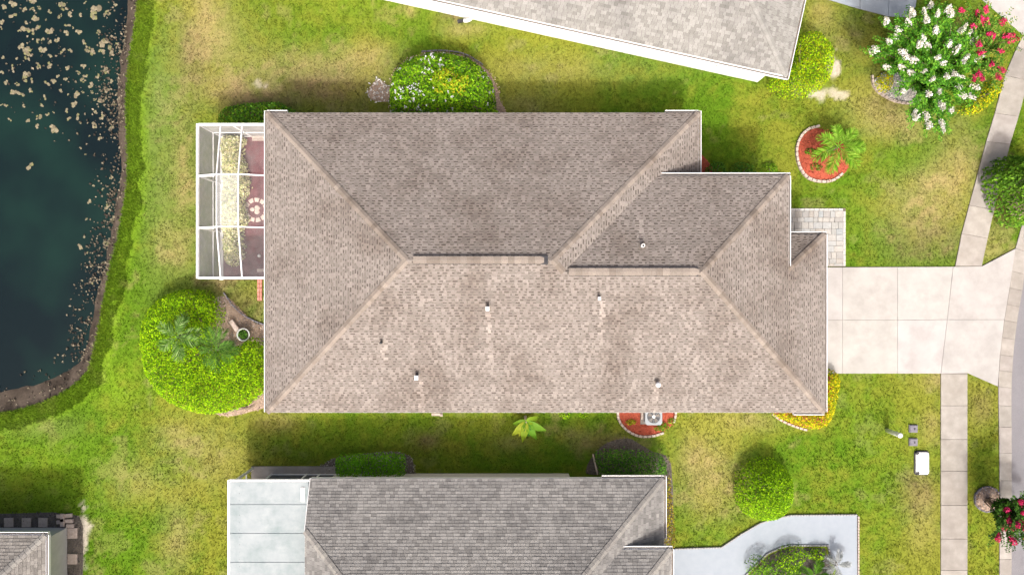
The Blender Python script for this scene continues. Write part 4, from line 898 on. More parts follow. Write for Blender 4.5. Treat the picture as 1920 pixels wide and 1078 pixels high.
# banana
def banana():
    b = P(985, 781); root = empty('banana_plant', tuple(b), 'broad leaved banana plant leaning out from the lower wall', 'banana plant')
    m = MB(); m.tube([b, b+Vector((0, -.03, .5)), b+Vector((.02, -.08, .9))], [.07, .05, .03], 8); m.build('trunk', M['palebark'], root)
    for i, (ang, L, c) in enumerate([(-100, .95, (.22, .33, .02)), (-60, .95, (.13, .3, .02)), (-25, 1.0, (.16, .32, .03)), (-135, .9, (.3, .36, .03)), (-170, .6, (.14, .26, .02)), (-80, .7, (.07, .2, .02)), (20, .6, (.2, .32, .02)), (-115, .75, (.34, .38, .04))]):
        a = R(ang); d = Vector((math.cos(a), math.sin(a), 0)); s_ = Vector((-d.y, d.x, 0)); o = Vector((b.x+.02, b.y-.08, .85)); m = MB(); m.col = c; n_ = 7; rows = []
        for k in range(n_):
            t = k/(n_-1); wdt = .02+.15*math.sin(math.pi*min(1, .08+.92*t)**.8); p = o+d*L*t+Vector((0, 0, .35*t-.55*t*t))
            rows.append([p+s_*wdt+Vector((0, 0, .04)), p, p-s_*wdt+Vector((0, 0, .04))])
        ix = [[m.vert(q) for q in rw] for rw in rows]
        for k in range(n_-1):
            for j in range(2): m.f.append([ix[k][j], ix[k+1][j], ix[k+1][j+1], ix[k][j+1]])
        m.build('leaf', M['leaf'], root, True, True)
banana()
# flowering trees
def cluster_mesh(cols, seed, n=110, L=.34, rad=.165):
    r = np.random.default_rng(seed); t = r.random(n); th = r.uniform(0, 6.28, n); rr = rad*np.sqrt(r.random(n))*(1.05-.6*t)
    p = np.stack([rr*np.cos(th), rr*np.sin(th), L*(t-.3)], 1); nr = np.stack([np.cos(th), np.sin(th), .8+0*t], 1)+r.normal(0, .4, (n, 3))
    return leaf_mesh('flower_cluster', p, nr, .07*r.uniform(.6, 1.3, n), .9, pick_cols(r, n, cols, .15), M['petal'], seed=seed)
WHITE = [cluster_mesh([(.80, .78, .74), (.74, .70, .66), (.82, .81, .78), (.58, .55, .42)], 40+i) for i in range(3)]
PINK = [cluster_mesh([(.65, .035, .14), (.72, .06, .2), (.55, .02, .09)], 50+i) for i in range(3)]
CORAL = [cluster_mesh([(.75, .12, .1), (.7, .06, .14)], 60+i) for i in range(2)]
def myrtle(label, base, tips, meshes, cols, seed, trunks=4, name='flowering_tree', leafn=9, z0=.25):
    b = Vector(base); root = empty(name, tuple(b), label, 'tree'); r = np.random.default_rng(seed); rr = random.Random(seed)
    tr = MB(); pos = []; dirs = []; nr = []; sz = []
    for i, tp in enumerate(tips):
        tp = Vector(tp); a0 = b+Vector((rr.uniform(-.12, .12), rr.uniform(-.12, .12), 0)); hz = Vector((tp.x-b.x, tp.y-b.y, 0))
        m1 = a0+hz*.28+Vector((0, 0, (tp.z)*.55)); m2 = a0+hz*.65+Vector((0, 0, tp.z*.92))
        pts = [Vector(q) for q in spline([tuple(a0), tuple(m1), tuple(m2), tuple(tp)], 4)]
        tr.tube(pts, [.028-.023*k/(len(pts)-1) for k in range(len(pts))], 5)
        o = add('flower_cluster', rr.choice(meshes), root, tp+Vector((0, 0, .1)), None, (rr.uniform(.65, 1.1), rr.uniform(.65, 1.1), rr.uniform(.7, 1.25)))
        dd = (pts[-1]-pts[-3]); o.rotation_euler = (dd.normalized()*.8+Vector((0, 0, .6))).to_track_quat('Z', 'Y').to_euler()
        # side shoots with paired leaves
        for s_i in range(14):
            t = .22+.76*s_i/14+rr.uniform(-.05, .05); k = min(int(t*(len(pts)-1)), len(pts)-2); p = pts[k].lerp(pts[k+1], t*(len(pts)-1)-k); tg = (pts[k+1]-pts[k]).normalized()
            sd_ = tg.cross(Vector((0, 0, 1))); sd_ = sd_.normalized() if sd_.length > .05 else Vector((1, 0, 0))
            d = (tg*.9+sd_*rr.choice((-1, 1))*rr.uniform(.2, .9)+Vector((0, 0, rr.uniform(-.1, .35)))).normalized(); L = rr.uniform(.4, .8)
            if s_i == 13: d = tg; 
            side = d.cross(Vector((0, 0, 1))).normalized()
            for q in range(leafn):
                for sg in (-1, 1):
                    pos.append(tuple(p+d*L*q/leafn)); dirs.append(tuple(side*sg+d*.45)); nr.append((rr.gauss(0, .25), rr.gauss(0, .25), 1)); sz.append(rr.uniform(.11, .19)*(1.1-.4*q/leafn))
    tr.build('trunk', M['bark'], root)
    n = len(pos); add('crown', leaf_mesh('crown', np.array(pos), np.array(nr), np.array(sz), .45, pick_cols(r, n, cols, .22), M['leaf'], tuple(b), dirs=np.array(dirs), seed=seed), root, b)
    return root
wt = [(1665, 80, 2.7), (1660, 42, 3.0), (1640, 95, 2.2), (1632, 100, 1.9), (1660, 128, 2.2), (1682, 58, 3.0), (1678, 72, 2.8), (1700, 45, 3.2), (1708, 28, 3.0), (1730, 25, 3.1), (1735, 40, 3.3), (1742, 14, 2.8), (1755, 30, 3.2), (1775, 22, 3.1), (1780, 30, 3.1), (1728, 75, 3.4), (1722, 85, 3.4), (1735, 88, 3.3), (1776, 85, 3.3), (1690, 100, 3.0), (1697, 110, 3.0), (1710, 115, 3.1), (1800, 60, 3.0), (1815, 62, 2.9), (1820, 80, 2.8), (1800, 118, 3.0), (1806, 112, 3.0), (1830, 112, 2.6), (1688, 128, 2.6), (1705, 138, 2.6), (1730, 135, 2.9), (1785, 140, 2.9), (1795, 145, 2.8), (1772, 145, 3.0), (1758, 172, 2.6), (1738, 178, 2.5), (1795, 165, 2.6), (1800, 180, 2.5), (1815, 182, 2.4), (1822, 165, 2.4), (1760, 195, 2.4), (1765, 200, 2.4), (1780, 207, 2.3), (1712, 212, 2.0), (1716, 222, 1.9), (1733, 218, 2.0), (1738, 235, 2.1), (1762, 232, 2.2), (1765, 242, 2.1), (1690, 172, 2.0), (1755, 110, 3.5), (1752, 60, 3.4), (1790, 95, 3.2), (1765, 120, 3.3), (1745, 150, 3.0)]
MYR = [(.07, .24, .02), (.12, .33, .028), (.19, .42, .035), (.05, .16, .016)]
wb = P(1712, 158)
myrtle('large spreading tree with white flower clusters over the stone edged bed', tuple(wb), [tuple(P(*t)) for t in wt], WHITE, MYR, 1, leafn=10)
pt = [(1800, 22, 3.0), (1830, 30, 3.0), (1845, 22, 3.2), (1838, 40, 3.1), (1848, 45, 3.0), (1876, 44, 2.9), (1822, 52, 3.1), (1852, 66, 3.0), (1858, 72, 2.8), (1885, 70, 2.7), (1893, 78, 2.5), (1832, 85, 3.0), (1835, 100, 2.8), (1872, 98, 2.7), (1856, 122, 2.5), (1874, 132, 2.3), (1832, 140, 2.5), (1838, 148, 2.4), (1822, 148, 2.4), (1868, 145, 2.3)]
myrtle('tree with deep pink flower clusters beside the sidewalk', tuple(P(1790, 118)), [tuple(P(*t)) for t in pt], PINK, [(.11, .27, .03), (.17, .33, .04), (.30, .32, .06), (.06, .17, .02)], 2)
ct = [(1888, 972, 2.1), (1895, 985, 2.2), (1905, 980, 2.5), (1915, 960, 2.6), (1918, 985, 2.5), (1935, 965, 2.7), (1910, 940, 2.4), (1880, 985, 1.8), (1895, 1010, 1.9), (1925, 1010, 2.2), (1940, 940, 2.5), (1950, 985, 2.5), (1885, 955, 2.0), (1868, 1005, 1.6), (1925, 930, 2.3)]
ctree = myrtle('young tree with coral pink flowers leaning over the kerb at the bottom right', tuple(P(1848, 935)), [tuple(P(*t)) for t in ct], PINK+CORAL, [(.04, .11, .015), (.07, .17, .02), (.025, .07, .01)], 3, leafn=9)
palm('fine leaved cycad mixed into the coral flowered tree', 1868, 943, 1.7, 11, 1.15, [(.035, .10, .015), (.06, .15, .02), (.1, .19, .03)], 9, lean=(.35, -.3), lw=.09, nl_=26, droop=.7, tr=.05)

# ------------------------------------------------------------------ beds, mulch, edging stones
def bed(name, label, outline, mat, z=.03, chips=None, seed=0, cat='flower bed', kind=None, n_chip=120, csz=.07):
    poly = PP(outline); BARE.append(poly); r = np.random.default_rng(seed+300)
    cx = sum(p[0] for p in poly)/len(poly); cy = sum(p[1] for p in poly)/len(poly)
    root = empty(name, (cx, cy, 0), label, cat)
    m = MB(); c = m.vert((cx, cy, z+.05)); n = len(poly)
    r0 = [m.vert((x_, y_, -.05)) for x_, y_ in poly]; r1 = [m.vert((cx+(x_-cx)*.93, cy+(y_-cy)*.93, z+.02+r.uniform(-.01, .01))) for x_, y_ in poly]; r2 = [m.vert((cx+(x_-cx)*.5, cy+(y_-cy)*.5, z+.05+r.uniform(-.012, .012))) for x_, y_ in poly]
    for i in range(n):
        j = (i+1) % n; m.f += [[r0[i], r0[j], r1[j], r1[i]], [r1[i], r1[j], r2[j], r2[i]], [r2[i], r2[j], c]]
    m.build('mulch', M[mat], root, True)
    if chips:
        xs = [p[0] for p in poly]; ys_ = [p[1] for p in poly]; A = (max(xs)-min(xs))*(max(ys_)-min(ys_)); k = int(A*n_chip)
        x_ = r.uniform(min(xs), max(xs), k); y_ = r.uniform(min(ys_), max(ys_), k); q = inside(x_, y_, poly); x_, y_ = x_[q], y_[q]; k = len(x_)
        p = np.stack([x_, y_, z+.05+r.uniform(0, .03, k)], 1); nr = r.normal(0, .45, (k, 3)); nr[:, 2] = 1
        o = add('wood_chips', leaf_mesh('wood_chips', p, nr, csz*r.uniform(.6, 1.4, k), .45, pick_cols(r, k, chips, .25), M['chip'], tuple(WL[root]), seed=seed), root, WL[root]); o['kind'] = 'stuff'
    return root
REDC = [(.36, .06, .03), (.26, .045, .025), (.45, .1, .06)]; TANC = [(.45, .33, .25), (.34, .24, .17), (.55, .42, .34)]; GREYC = [(.3, .28, .26), (.2, .18, .17), (.42, .4, .38)]; WHC = [(.62, .6, .57), (.5, .48, .45), (.7, .69, .67)]
rb = bed('mulch_bed', 'round bed of red mulch with a pale brick edge beside the front lawn palm', spline([(1522, 240), (1545, 242), (1572, 256), (1590, 285), (1592, 315), (1575, 333), (1545, 340), (1522, 338), (1502, 318), (1494, 290), (1498, 262)], 3, True), 'mulch_r', .04, REDC, 1)
edging(spline(PP([(1536, 237), (1515, 243), (1500, 258), (1493, 280), (1495, 302), (1503, 322), (1518, 336), (1540, 341), (1562, 338), (1578, 326)]), 5), rb, M['brick_pale'], .22, .12, .12, name='edging_brick')
ab = bed('mulch_bed', 'half round bed of red mulch with pale brick edge around the air conditioner', spline([(1158, 765), (1160, 785), (1172, 803), (1195, 815), (1222, 816), (1245, 810), (1262, 795), (1266, 765)], 3)+[], 'mulch_r', .04, REDC, 2)
edging(spline(PP([(1158, 770), (1160, 786), (1172, 803), (1195, 816), (1220, 817), (1243, 811)]), 5), ab, M['brick_pale'], .2, .11, .12, name='edging_brick'); edging(spline(PP([(1262, 792), (1266, 778), (1266, 766)]), 3), ab, M['brick_pale'], .2, .11, .12, name='edging_brick')
wbd = bed('stone_bed', 'white stone bed with a curved dark edge below the white flowering tree', spline([(1638, 150), (1660, 138), (1700, 140), (1745, 160), (1740, 190), (1700, 194), (1665, 185), (1643, 170)], 3, True), 'gravel_w', .03, WHC, 3, n_chip=260, csz=.1)
edging(spline(PP([(1634, 142), (1636, 160), (1648, 175), (1668, 187), (1692, 194), (1715, 195)]), 5), wbd, M['brick_pale'], .2, .09, .14, name='edging_brick')
for me in list(bpy.data.meshes):
    pass
gb = bed('mulch_bed', 'pinkish wood chip bed curving round the large white flowered shrub', spline([(730, 213), (728, 180), (735, 140), (768, 108), (815, 98), (870, 102), (910, 125), (932, 155), (941, 190), (938, 222), (735, 222)], 3, True), 'mulch_b', .03, TANC, 4, n_chip=200)
edging(spline(PP([(790, 98), (830, 96), (870, 102), (905, 122)]), 4), gb, M['greyplastic'], .25, .05, .1, name='edging_strip')
kb_ = bed('mulch_bed', 'bark chip path beside the pot in the hollow of the kidney hedge', spline([(400, 560), (425, 555), (452, 580), (480, 605), (500, 612), (500, 650), (470, 640), (430, 660), (392, 640), (405, 600)], 3, True), 'mulch_b', .02, TANC+GREYC, 5, n_chip=220)
edging(spline(PP([(420, 548), (440, 575), (465, 595), (498, 610)]), 4), kb_, M['greyplastic'], .22, .06, .1, name='edging_strip')
bed('mulch_bed', 'strip of pale bark chips under the lower right edge of the kidney hedge', spline([(400, 775), (440, 772), (475, 758), (498, 740), (502, 725), (502, 760), (470, 772), (430, 781)], 3, True), 'mulch_b', .02, TANC, 6, n_chip=240)
ybd = bed('mulch_bed', 'curved brick edged bed under the bright yellow shrub', spline([(1445, 770), (1480, 797), (1515, 804), (1548, 798), (1562, 750), (1564, 705), (1545, 705), (1520, 765)], 3, True), 'mulch_r', .02, REDC, 7)
edging(spline(PP([(1447, 775), (1465, 788), (1490, 799), (1510, 805)]), 4), ybd, M['brick_pale'], .2, .1, .1, name='edging_brick')
bed('mulch_bed', 'red mulch patch in the shaded nook between the wings', spline([(1305, 285), (1325, 300), (1340, 318), (1360, 330), (1300, 335)], 3, True), 'mulch_r', .02, REDC, 8)
bed('mulch_bed', 'grey gravel bed round the boxy bright green hedge', spline([(560, 888), (600, 872), (625, 858), (690, 848), (750, 846), (775, 860), (780, 885), (775, 890), (620, 895)], 3, True), 'mulch_d', .02, GREYC, 9, n_chip=220)
bed('mulch_bed', 'dark soil bed behind the dark green hedge', spline([(1095, 880), (1110, 850), (1135, 828), (1175, 818), (1200, 830), (1225, 845), (1262, 870), (1262, 1022), (1230, 1022), (1230, 890), (1110, 890)], 3, True), 'mulch_d', .01, [(.1, .09, .07), (.16, .13, .1)], 10)
tb = bed('mulch_bed', 'grey mulch ring at the foot of the coral flowered tree', ellipse(1850, 935, 24, 23, 22, .03, 5), 'mulch_b', .05, GREYC+TANC, 11, n_chip=300)
edging([*PP(ellipse(1850, 935, 24, 23, 24))], tb, M['greyplastic'], .2, .06, .1, name='edging_strip')
wr_ = bed('rock_patch', 'scatter of white rocks on the dry lawn left of the large shrub', spline([(688, 178), (695, 160), (708, 148), (722, 155), (735, 170), (738, 190), (722, 192), (700, 190)], 3, True), 'mulch_b', .0, WHC, 12, cat='rock patch', n_chip=120, csz=.12)
bed('mulch_bed', 'planted soil of the garden island inside the pale blue walk', [(1400, 1082), (1420, 1059), (1440, 1040), (1463, 1029), (1483, 1025), (1549, 1025), (1554, 1042), (1568, 1082), (1568, 1135), (1400, 1135)], 'mulch_d', .03, [(.12, .1, .08)], 13)
bed('mulch_bed', 'brown soil under the dark green crown at the right edge', spline([(1878, 350), (1900, 330), (1940, 340), (1960, 390), (1930, 415), (1895, 405), (1882, 380)], 3, True), 'mulch_b', .01, TANC, 14)
bed('mulch_bed', 'pebble strip along the walls of the bottom left house', [(-40, 962), (100, 958), (130, 962), (150, 965), (158, 985), (158, 1100), (120, 1100), (120, 992), (-40, 992)], 'mulch_d', .01, [(.08, .075, .07), (.15, .14, .13)], 15, n_chip=160)

# ------------------------------------------------------------------ loose things
def slab_thing(name, label, cat, px, py, wx_, wy_, z0, h, mat, rz=0, group=None):
    p = P(px, py); b = MB(); b.prism([(p.x+ (a*math.cos(rz)-c*math.sin(rz)), p.y+(a*math.sin(rz)+c*math.cos(rz))) for a, c in ((-wx_/2, -wy_/2), (wx_/2, -wy_/2), (wx_/2, wy_/2), (-wx_/2, wy_/2))], z0, z0+h, .012)
    return tag(b.build(name, M[mat]), label, cat, group)
for i, (px, lb) in enumerate([(17, 'leftmost square stepping stone along the bottom left house'), (50, 'middle square stepping stone along the bottom left house'), (81, 'square stepping stone nearest the stacked bricks')]): slab_thing('stepping_stone', lb, 'stepping stone', px+2, 978, .42, .42, .05, .06, 'brick_pale', rnd.uniform(-.05, .05), 'stepping stones by the bottom left house')
for i, (py, lb) in enumerate([(998, 'square stepping stone below the stacked bricks'), (1046, 'lower stepping stone on the right side of the bottom left house')]): slab_thing('stepping_stone', lb, 'stepping stone', 138, py, .45, .48, .05, .06, 'brick_pale', 0, 'stepping stones by the bottom left house')
bs = empty('brick_stack', tuple(P(125, 972)), 'small stack of loose pale bricks by the corner of the bottom left house', 'bricks')
for i, (px, py, z_, rz) in enumerate([(116, 966, .08, 0), (130, 965, .08, .1), (132, 975, .08, 0), (116, 977, .08, .05), (121, 968, .16, 1.5), (121, 977, .16, 1.6), (134, 984, .08, 0)]): p = P(px, py); MB().box((p.x, p.y, z_), (.36, .16, .08), rz).build('brick', M['brick_pale'], bs)
slab_thing('concrete_pad', 'left concrete pad along the edge of the dark grey roofed house', 'concrete pad', 533, 886, 1.5, .26, .0, .1, 'walk').data.color_attributes.new('Col', 'FLOAT_COLOR', 'POINT')
slab_thing('concrete_pad', 'right concrete pad beside the boxy bright green hedge', 'concrete pad', 592, 884, 1.2, .26, .0, .1, 'walk').data.color_attributes.new('Col', 'FLOAT_COLOR', 'POINT')
# pot and block by the hedge
p = P(463, 626); pt_ = empty('plant_pot', tuple(p), 'round pale pot with dark leaves beside the kidney hedge', 'plant pot')
MB().lathe((p.x, p.y, .0), [(.17, 0), (.22, .2), (.28, .42), (.30, .44), (.30, .47), (.255, .47), (.245, .40)], 26).build('pot', M['pot'], pt_, True)
MB().lathe((p.x, p.y, .40), [(.24, 0), (.24, .01)], 20).build('soil', M['soil'], pt_)
r = np.random.default_rng(5); n = 140; a = r.uniform(0, 6.28, n); q = .2*np.sqrt(r.random(n)); pos = np.stack([p.x+q*np.cos(a), p.y+q*np.sin(a), .42+r.uniform(0, .08, n)], 1); nr = r.normal(0, .5, (n, 3)); nr[:, 2] = 1
add('leaves', leaf_mesh('leaves', pos, nr, .07, .6, pick_cols(r, n, DARKG, .2), M['leaf'], tuple(WL[pt_])), pt_, WL[pt_])
b = P(443, 610); gbn = empty('garden_block', tuple(b), 'pale concrete block bench lying beside the round pot', 'block'); MB().box((b.x, b.y, .22), (.55, .2, .1), R(-55)).build('seat', M['stone'], gbn)
for s_ in (-1, 1): MB().box((b.x+s_*.17*math.cos(R(-55)), b.y+s_*.17*math.sin(R(-55)), .1), (.1, .17, .16), R(-55)).build('support', M['stone'], gbn)
# air conditioner
p = P(1226, 781, .8); ac = empty('air_conditioner', (p.x, p.y, 0), 'grey air conditioning unit with a round fan grille by the lower wall', 'air conditioner')
MB().box((p.x, p.y, .06), (.95, .95, .1)).build('base_pad', M['walk'], ac, cols=True)
sq = lambda hw, c: [(p.x+a, p.y+b) for a, b in ((-hw, -hw+c), (-hw+c, -hw), (hw-c, -hw), (hw, -hw+c), (hw, hw-c), (hw-c, hw), (-hw+c, hw), (-hw, hw-c))]
MB().prism(sq(.36, .08), .11, .74).build('cabinet', M['greymetal'], ac)
for i in range(9): MB().prism(sq(.372, .08), .16+i*.062, .185+i*.062).build('louver', M['greymetal'], ac)
m = MB(); o_ = sq(.385, .09); 
ring = [(p.x+.29*math.cos(2*math.pi*i/32), p.y+.29*math.sin(2*math.pi*i/32)) for i in range(32)]
m.prism(sq(.385, .09), .735, .77, .01); m.build('top_panel', M['greymetal'], ac)
MB().lathe((p.x, p.y, .772), [(.295, 0), (.295, .004)], 32).build('fan_well', M['darkmetal'], ac)
fan = MB().lathe((p.x, p.y, .78), [(.07, 0), (.07, .012), (.05, .018)], 18).build('fan_hub', M['alu'], ac)
for i in range(5):
    a = i*2*math.pi/5; m = MB(); m.face([(p.x+.06*math.cos(a), p.y+.06*math.sin(a), .779), (p.x+.27*math.cos(a-.1), p.y+.27*math.sin(a-.1), .779), (p.x+.27*math.cos(a+.5), p.y+.27*math.sin(a+.5), .785), (p.x+.06*math.cos(a+.7), p.y+.06*math.sin(a+.7), .782)]); m.build('fan_blade', M['flash'], ac)
for rr_ in (.12, .17, .22, .27): MB().tube([(p.x+rr_*math.cos(2*math.pi*i/28), p.y+rr_*math.sin(2*math.pi*i/28), .795) for i in range(29)], .004, 5, False).build('guard_ring', M['greymetal'], ac)
for i in range(8): a = i*math.pi/4; MB().beam((p.x, p.y, .797), (p.x+.3*math.cos(a), p.y+.3*math.sin(a), .79), .008, .006).build('guard_spoke', M['greymetal'], ac)
p = P(1207, 777, .25); tag(MB().prism([(p.x-.12, p.y-.22), (p.x+.12, p.y-.22), (p.x+.12, p.y+.22), (p.x-.12, p.y+.22)], 0, .28, .02).build('utility_box', M['brick_pale']), 'pale box standing left of the air conditioner', 'utility box')
# utility things on the lower right lawn
p = P(1663, 806.5); um = empty('marker_post', tuple(p), 'white round utility post standing on the lower right lawn', 'post')
MB().lathe((p.x, p.y, 0), [(.10, 0), (.10, 1.0), (.095, 1.02)], 18).build('tube', M['alu'], um, True); MB().lathe((p.x, p.y, 1.02), [(.115, 0), (.115, .09), (.09, .12), (.03, .14)], 18).build('cap', M['white'], um, True)
for py, lb in ((803, 'upper of the two grey meter boxes set in the lawn'), (828, 'lower of the two grey meter boxes set in the lawn')):
    p = P(1711, py); mb_ = empty('meter_box', tuple(p), lb, 'meter box', 'grey meter boxes in the lawn'); rz = rnd.uniform(-.12, .12)
    MB().box((p.x, p.y, .03), (.40, .36, .1), rz, .95).build('frame', M['greyplastic'], mb_); MB().box((p.x, p.y, .09), (.34, .30, .03), rz, .95).build('lid', M['greyplastic'], mb_); MB().box((p.x+.04, p.y, .107), (.06, .1, .012), rz).build('lid_handle', M['darkmetal'], mb_)
    BARE.append([(p.x-.24, p.y-.22), (p.x+.24, p.y-.22), (p.x+.24, p.y+.22), (p.x-.24, p.y+.22)])
p = P(1727, 867); uv = empty('utility_cover', tuple(p), 'white rounded utility cover with a dark rim near the sidewalk', 'utility cover')
rr = lambda hx, hy, c: [(p.x+sx*(hx-c)+c*math.cos(a), p.y+sy*(hy-c)+c*math.sin(a)) for sx, sy, a0 in ((1, 1, 0), (-1, 1, 90), (-1, -1, 180), (1, -1, 270)) for a in (R(a0), R(a0+30), R(a0+60), R(a0+90))]
MB().prism(rr(.34, .56, .12), -.05, .05).build('rim', M['darkmetal'], uv); MB().prism(rr(.30, .51, .11), .05, .13, .02).build('lid', M['white'], uv); BARE.append(rr(.36, .58, .1))
for sx, sy in ((-.24, .46), (-.22, -.45)): MB().box((p.x+sx, p.y+sy, .12), (.14, .12, .05), .5).build('hasp', M['darkmetal'], uv)
# white downpipe elbow by the top house
p = P(882, 40); el = empty('drain_elbow', tuple(p), 'white curved drain elbow with a dark mouth below the top wall', 'drain pipe')
MB().tube([(p.x+.12, p.y+.12, .42), (p.x+.1, p.y+.08, .34), (p.x, p.y, .2), (p.x-.16, p.y-.03, .12), (p.x-.3, p.y-.02, .1)], .09, 14).build('pipe', M['white'], el, True); MB().lathe((p.x+.12, p.y+.12, .40), [(.10, 0), (.11, .04), (.07, .05)], 14).build('collar', M['white'], el, True)
MB().box((p.x-.42, p.y-.02, .05), (.35, .14, .08), .25).build('splash_mouth', M['darkmetal'], el)
p = P(498, 364, 1.0); 
# small bits by the walls
for i, (px, py, lb) in enumerate([(820, 776, 'pale hose bib block at the foot of the lower wall')]):
    p = P(px, py); m = MB(); m.box((p.x, p.y, .06), (.5, .12, .12)); m.box((p.x+.2, p.y-.03, .14), (.12, .1, .06)); tag(m.build('wall_block', M['brick_pale']), lb, 'block')
sp = empty('step_panel', tuple(P(503, 884)), 'pale board leaning at the left end of the dark green hedge', 'board'); 
p = P(1116, 870, .4); MB().beam((p.x-.06, p.y+.3, .05), (p.x+.05, p.y-.3, .75), .05, .3).build('board', M['brick_pale'], sp); sp.location = (p.x, p.y, 0); sp.children[0].location = Vector(sp.children[0].location)+WL[sp]-Vector((p.x, p.y, 0))

# ------------------------------------------------------------------ floating weed on the pond
def weed_mesh(seed):
    r = random.Random(seed); m = MB(); n = r.randint(7, 12)
    for i in range(n):
        a = r.uniform(0, 6.28); d = .75*math.sqrt(r.random()); cx, cy = d*math.cos(a), d*math.sin(a)*.85; rad = r.uniform(.22, .42)
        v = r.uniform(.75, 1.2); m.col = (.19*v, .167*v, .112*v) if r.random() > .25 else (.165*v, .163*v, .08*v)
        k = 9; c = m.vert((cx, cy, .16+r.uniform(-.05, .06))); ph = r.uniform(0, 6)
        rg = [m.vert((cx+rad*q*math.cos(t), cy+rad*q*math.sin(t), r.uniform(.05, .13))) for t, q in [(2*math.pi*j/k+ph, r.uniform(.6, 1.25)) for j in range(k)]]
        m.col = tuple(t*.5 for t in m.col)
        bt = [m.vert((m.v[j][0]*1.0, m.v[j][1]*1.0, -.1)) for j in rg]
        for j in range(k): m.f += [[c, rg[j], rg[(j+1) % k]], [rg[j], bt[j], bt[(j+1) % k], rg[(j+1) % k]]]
    return m.mesh('weed_clump', M['algae'], cols=True)
WM = [weed_mesh(i) for i in range(9)]
ZW = -.36
dense = [(100,25,50),(245,15,40),(30,55,35),(105,120,45),(185,75,30),(240,70,25),(265,140,40),(295,60,25),(470,55,60),(375,90,30),(450,125,28),(520,110,35),(600,115,28),(720,100,85),(800,105,40),(865,35,25),(640,20,25),(20,170,35),(10,215,22),(345,150,14),(195,175,22),(290,205,35),(375,240,45),(500,190,38),(545,210,18),(500,245,32),(590,235,42),(735,245,30),(200,230,60),(245,245,40),(145,235,22),(430,305,40),(370,315,28),(285,310,28),(320,300,25),(155,345,42),(215,375,50),(200,420,55),(320,380,45),(375,420,25),(465,385,38),(525,380,25),(630,320,32),(660,370,40),(770,320,60),(830,370,55),(760,390,45),(690,400,40),(880,335,30),(915,390,35),(940,310,35),(625,490,30),(285,495,38),(370,490,38),(505,510,28),(95,500,30),(20,430,25),(125,440,18),(15,540,25),(200,580,65),(130,630,25),(240,600,35),(350,620,45),(400,610,30),(435,575,22),(490,590,25),(585,545,28),(640,570,30),(620,605,35),(685,640,38),(730,570,32),(790,530,38),(830,610,28),(100,690,42),(160,710,45),(230,680,28),(50,620,28),(335,735,28),(310,785,25),(455,680,25),(575,710,45),(510,710,14),(620,690,20),(690,690,22),(755,755,38),(710,745,18),(800,680,30),(850,785,22),(45,790,25),(15,785,18),(175,795,22),(355,855,25),(400,840,18),(290,875,42),(500,830,28),(560,785,40),(585,870,38),(515,890,28),(600,920,16),(715,840,22),(760,875,35),(75,900,28),(210,905,24),(275,945,25),(410,960,55),(705,940,35),(830,960,35),(670,1020,12),(745,1035,28)]
lone = [(232,165,55),(605,30,15),(640,80,12),(830,250,25),(700,315,20),(770,340,20),(665,430,32),(800,470,32),(910,290,30),(650,560,20),(850,565,45),(630,695,16),(600,770,35),(800,735,50),(655,810,20),(770,890,22),(685,910,22),(695,1040,20),(615,1020,14)]
lone_lb = {0: 'large tan floating weed clump alone in the open water', 10: 'tan weed clump close to the bank, level with the patio', 13: 'tall ragged weed clump beside the bank', 12: 'rounded tan weed clump left of the tall ragged one'}
rank = sorted([i for i in range(len(lone)) if i not in lone_lb], key=lambda i: lone[i][1]); ORD = 'first second third fourth fifth sixth seventh eighth ninth tenth eleventh twelfth thirteenth fourteenth fifteenth sixteenth'.split()
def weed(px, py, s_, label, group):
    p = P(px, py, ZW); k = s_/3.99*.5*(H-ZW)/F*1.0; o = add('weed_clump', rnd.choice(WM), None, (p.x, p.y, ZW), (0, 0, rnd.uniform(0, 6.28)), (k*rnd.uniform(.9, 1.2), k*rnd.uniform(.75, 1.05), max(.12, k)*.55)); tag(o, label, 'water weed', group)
def wlabel(zx, zy_, s_):
    size = 'tiny' if s_ < 20 else 'small' if s_ < 28 else 'medium' if s_ < 36 else 'broad' if s_ < 45 else 'big' if s_ < 60 else 'huge'
    row = ['at the top edge', 'below the top edge', 'in the upper drift', 'in the middle drift', 'in the lower drift', 'at the drift fringe'][min(5, int(zy_/175))]
    colm = ['far left', 'left', 'centre', 'right', 'bank side'][min(4, int(zx/190))]
    return '%s tan weed clump %s, %s' % (size, row, colm)
wl = [wlabel(*t) for t in dense]
for lb in set(wl):
    ks = sorted([i for i in range(len(wl)) if wl[i] == lb], key=lambda i: dense[i][0])
    if len(ks) > 1:
        for i, k_ in enumerate(ks): wl[k_] = lb+', '+('leftmost' if i == 0 else 'rightmost' if i == len(ks)-1 else ['', 'second', 'third', 'fourth'][i])+' alike'
for i, (zx, zy_, s_) in enumerate(dense): weed(zx/3.99, zy_/3.99, s_*1.58, wl[i], 'weed clumps drifting at the top of the pond')
for i, (zx, zy_, s_) in enumerate(lone):
    if i in lone_lb: weed(zx/3.99, 270+zy_/3.99, s_*1.5, lone_lb[i], None)
    else: weed(zx/3.99, 270+zy_/3.99, s_*1.5, 'small tan weed clump near the bank, %s down the scattered line' % ORD[rank.index(i)], 'small weed clumps near the bank')
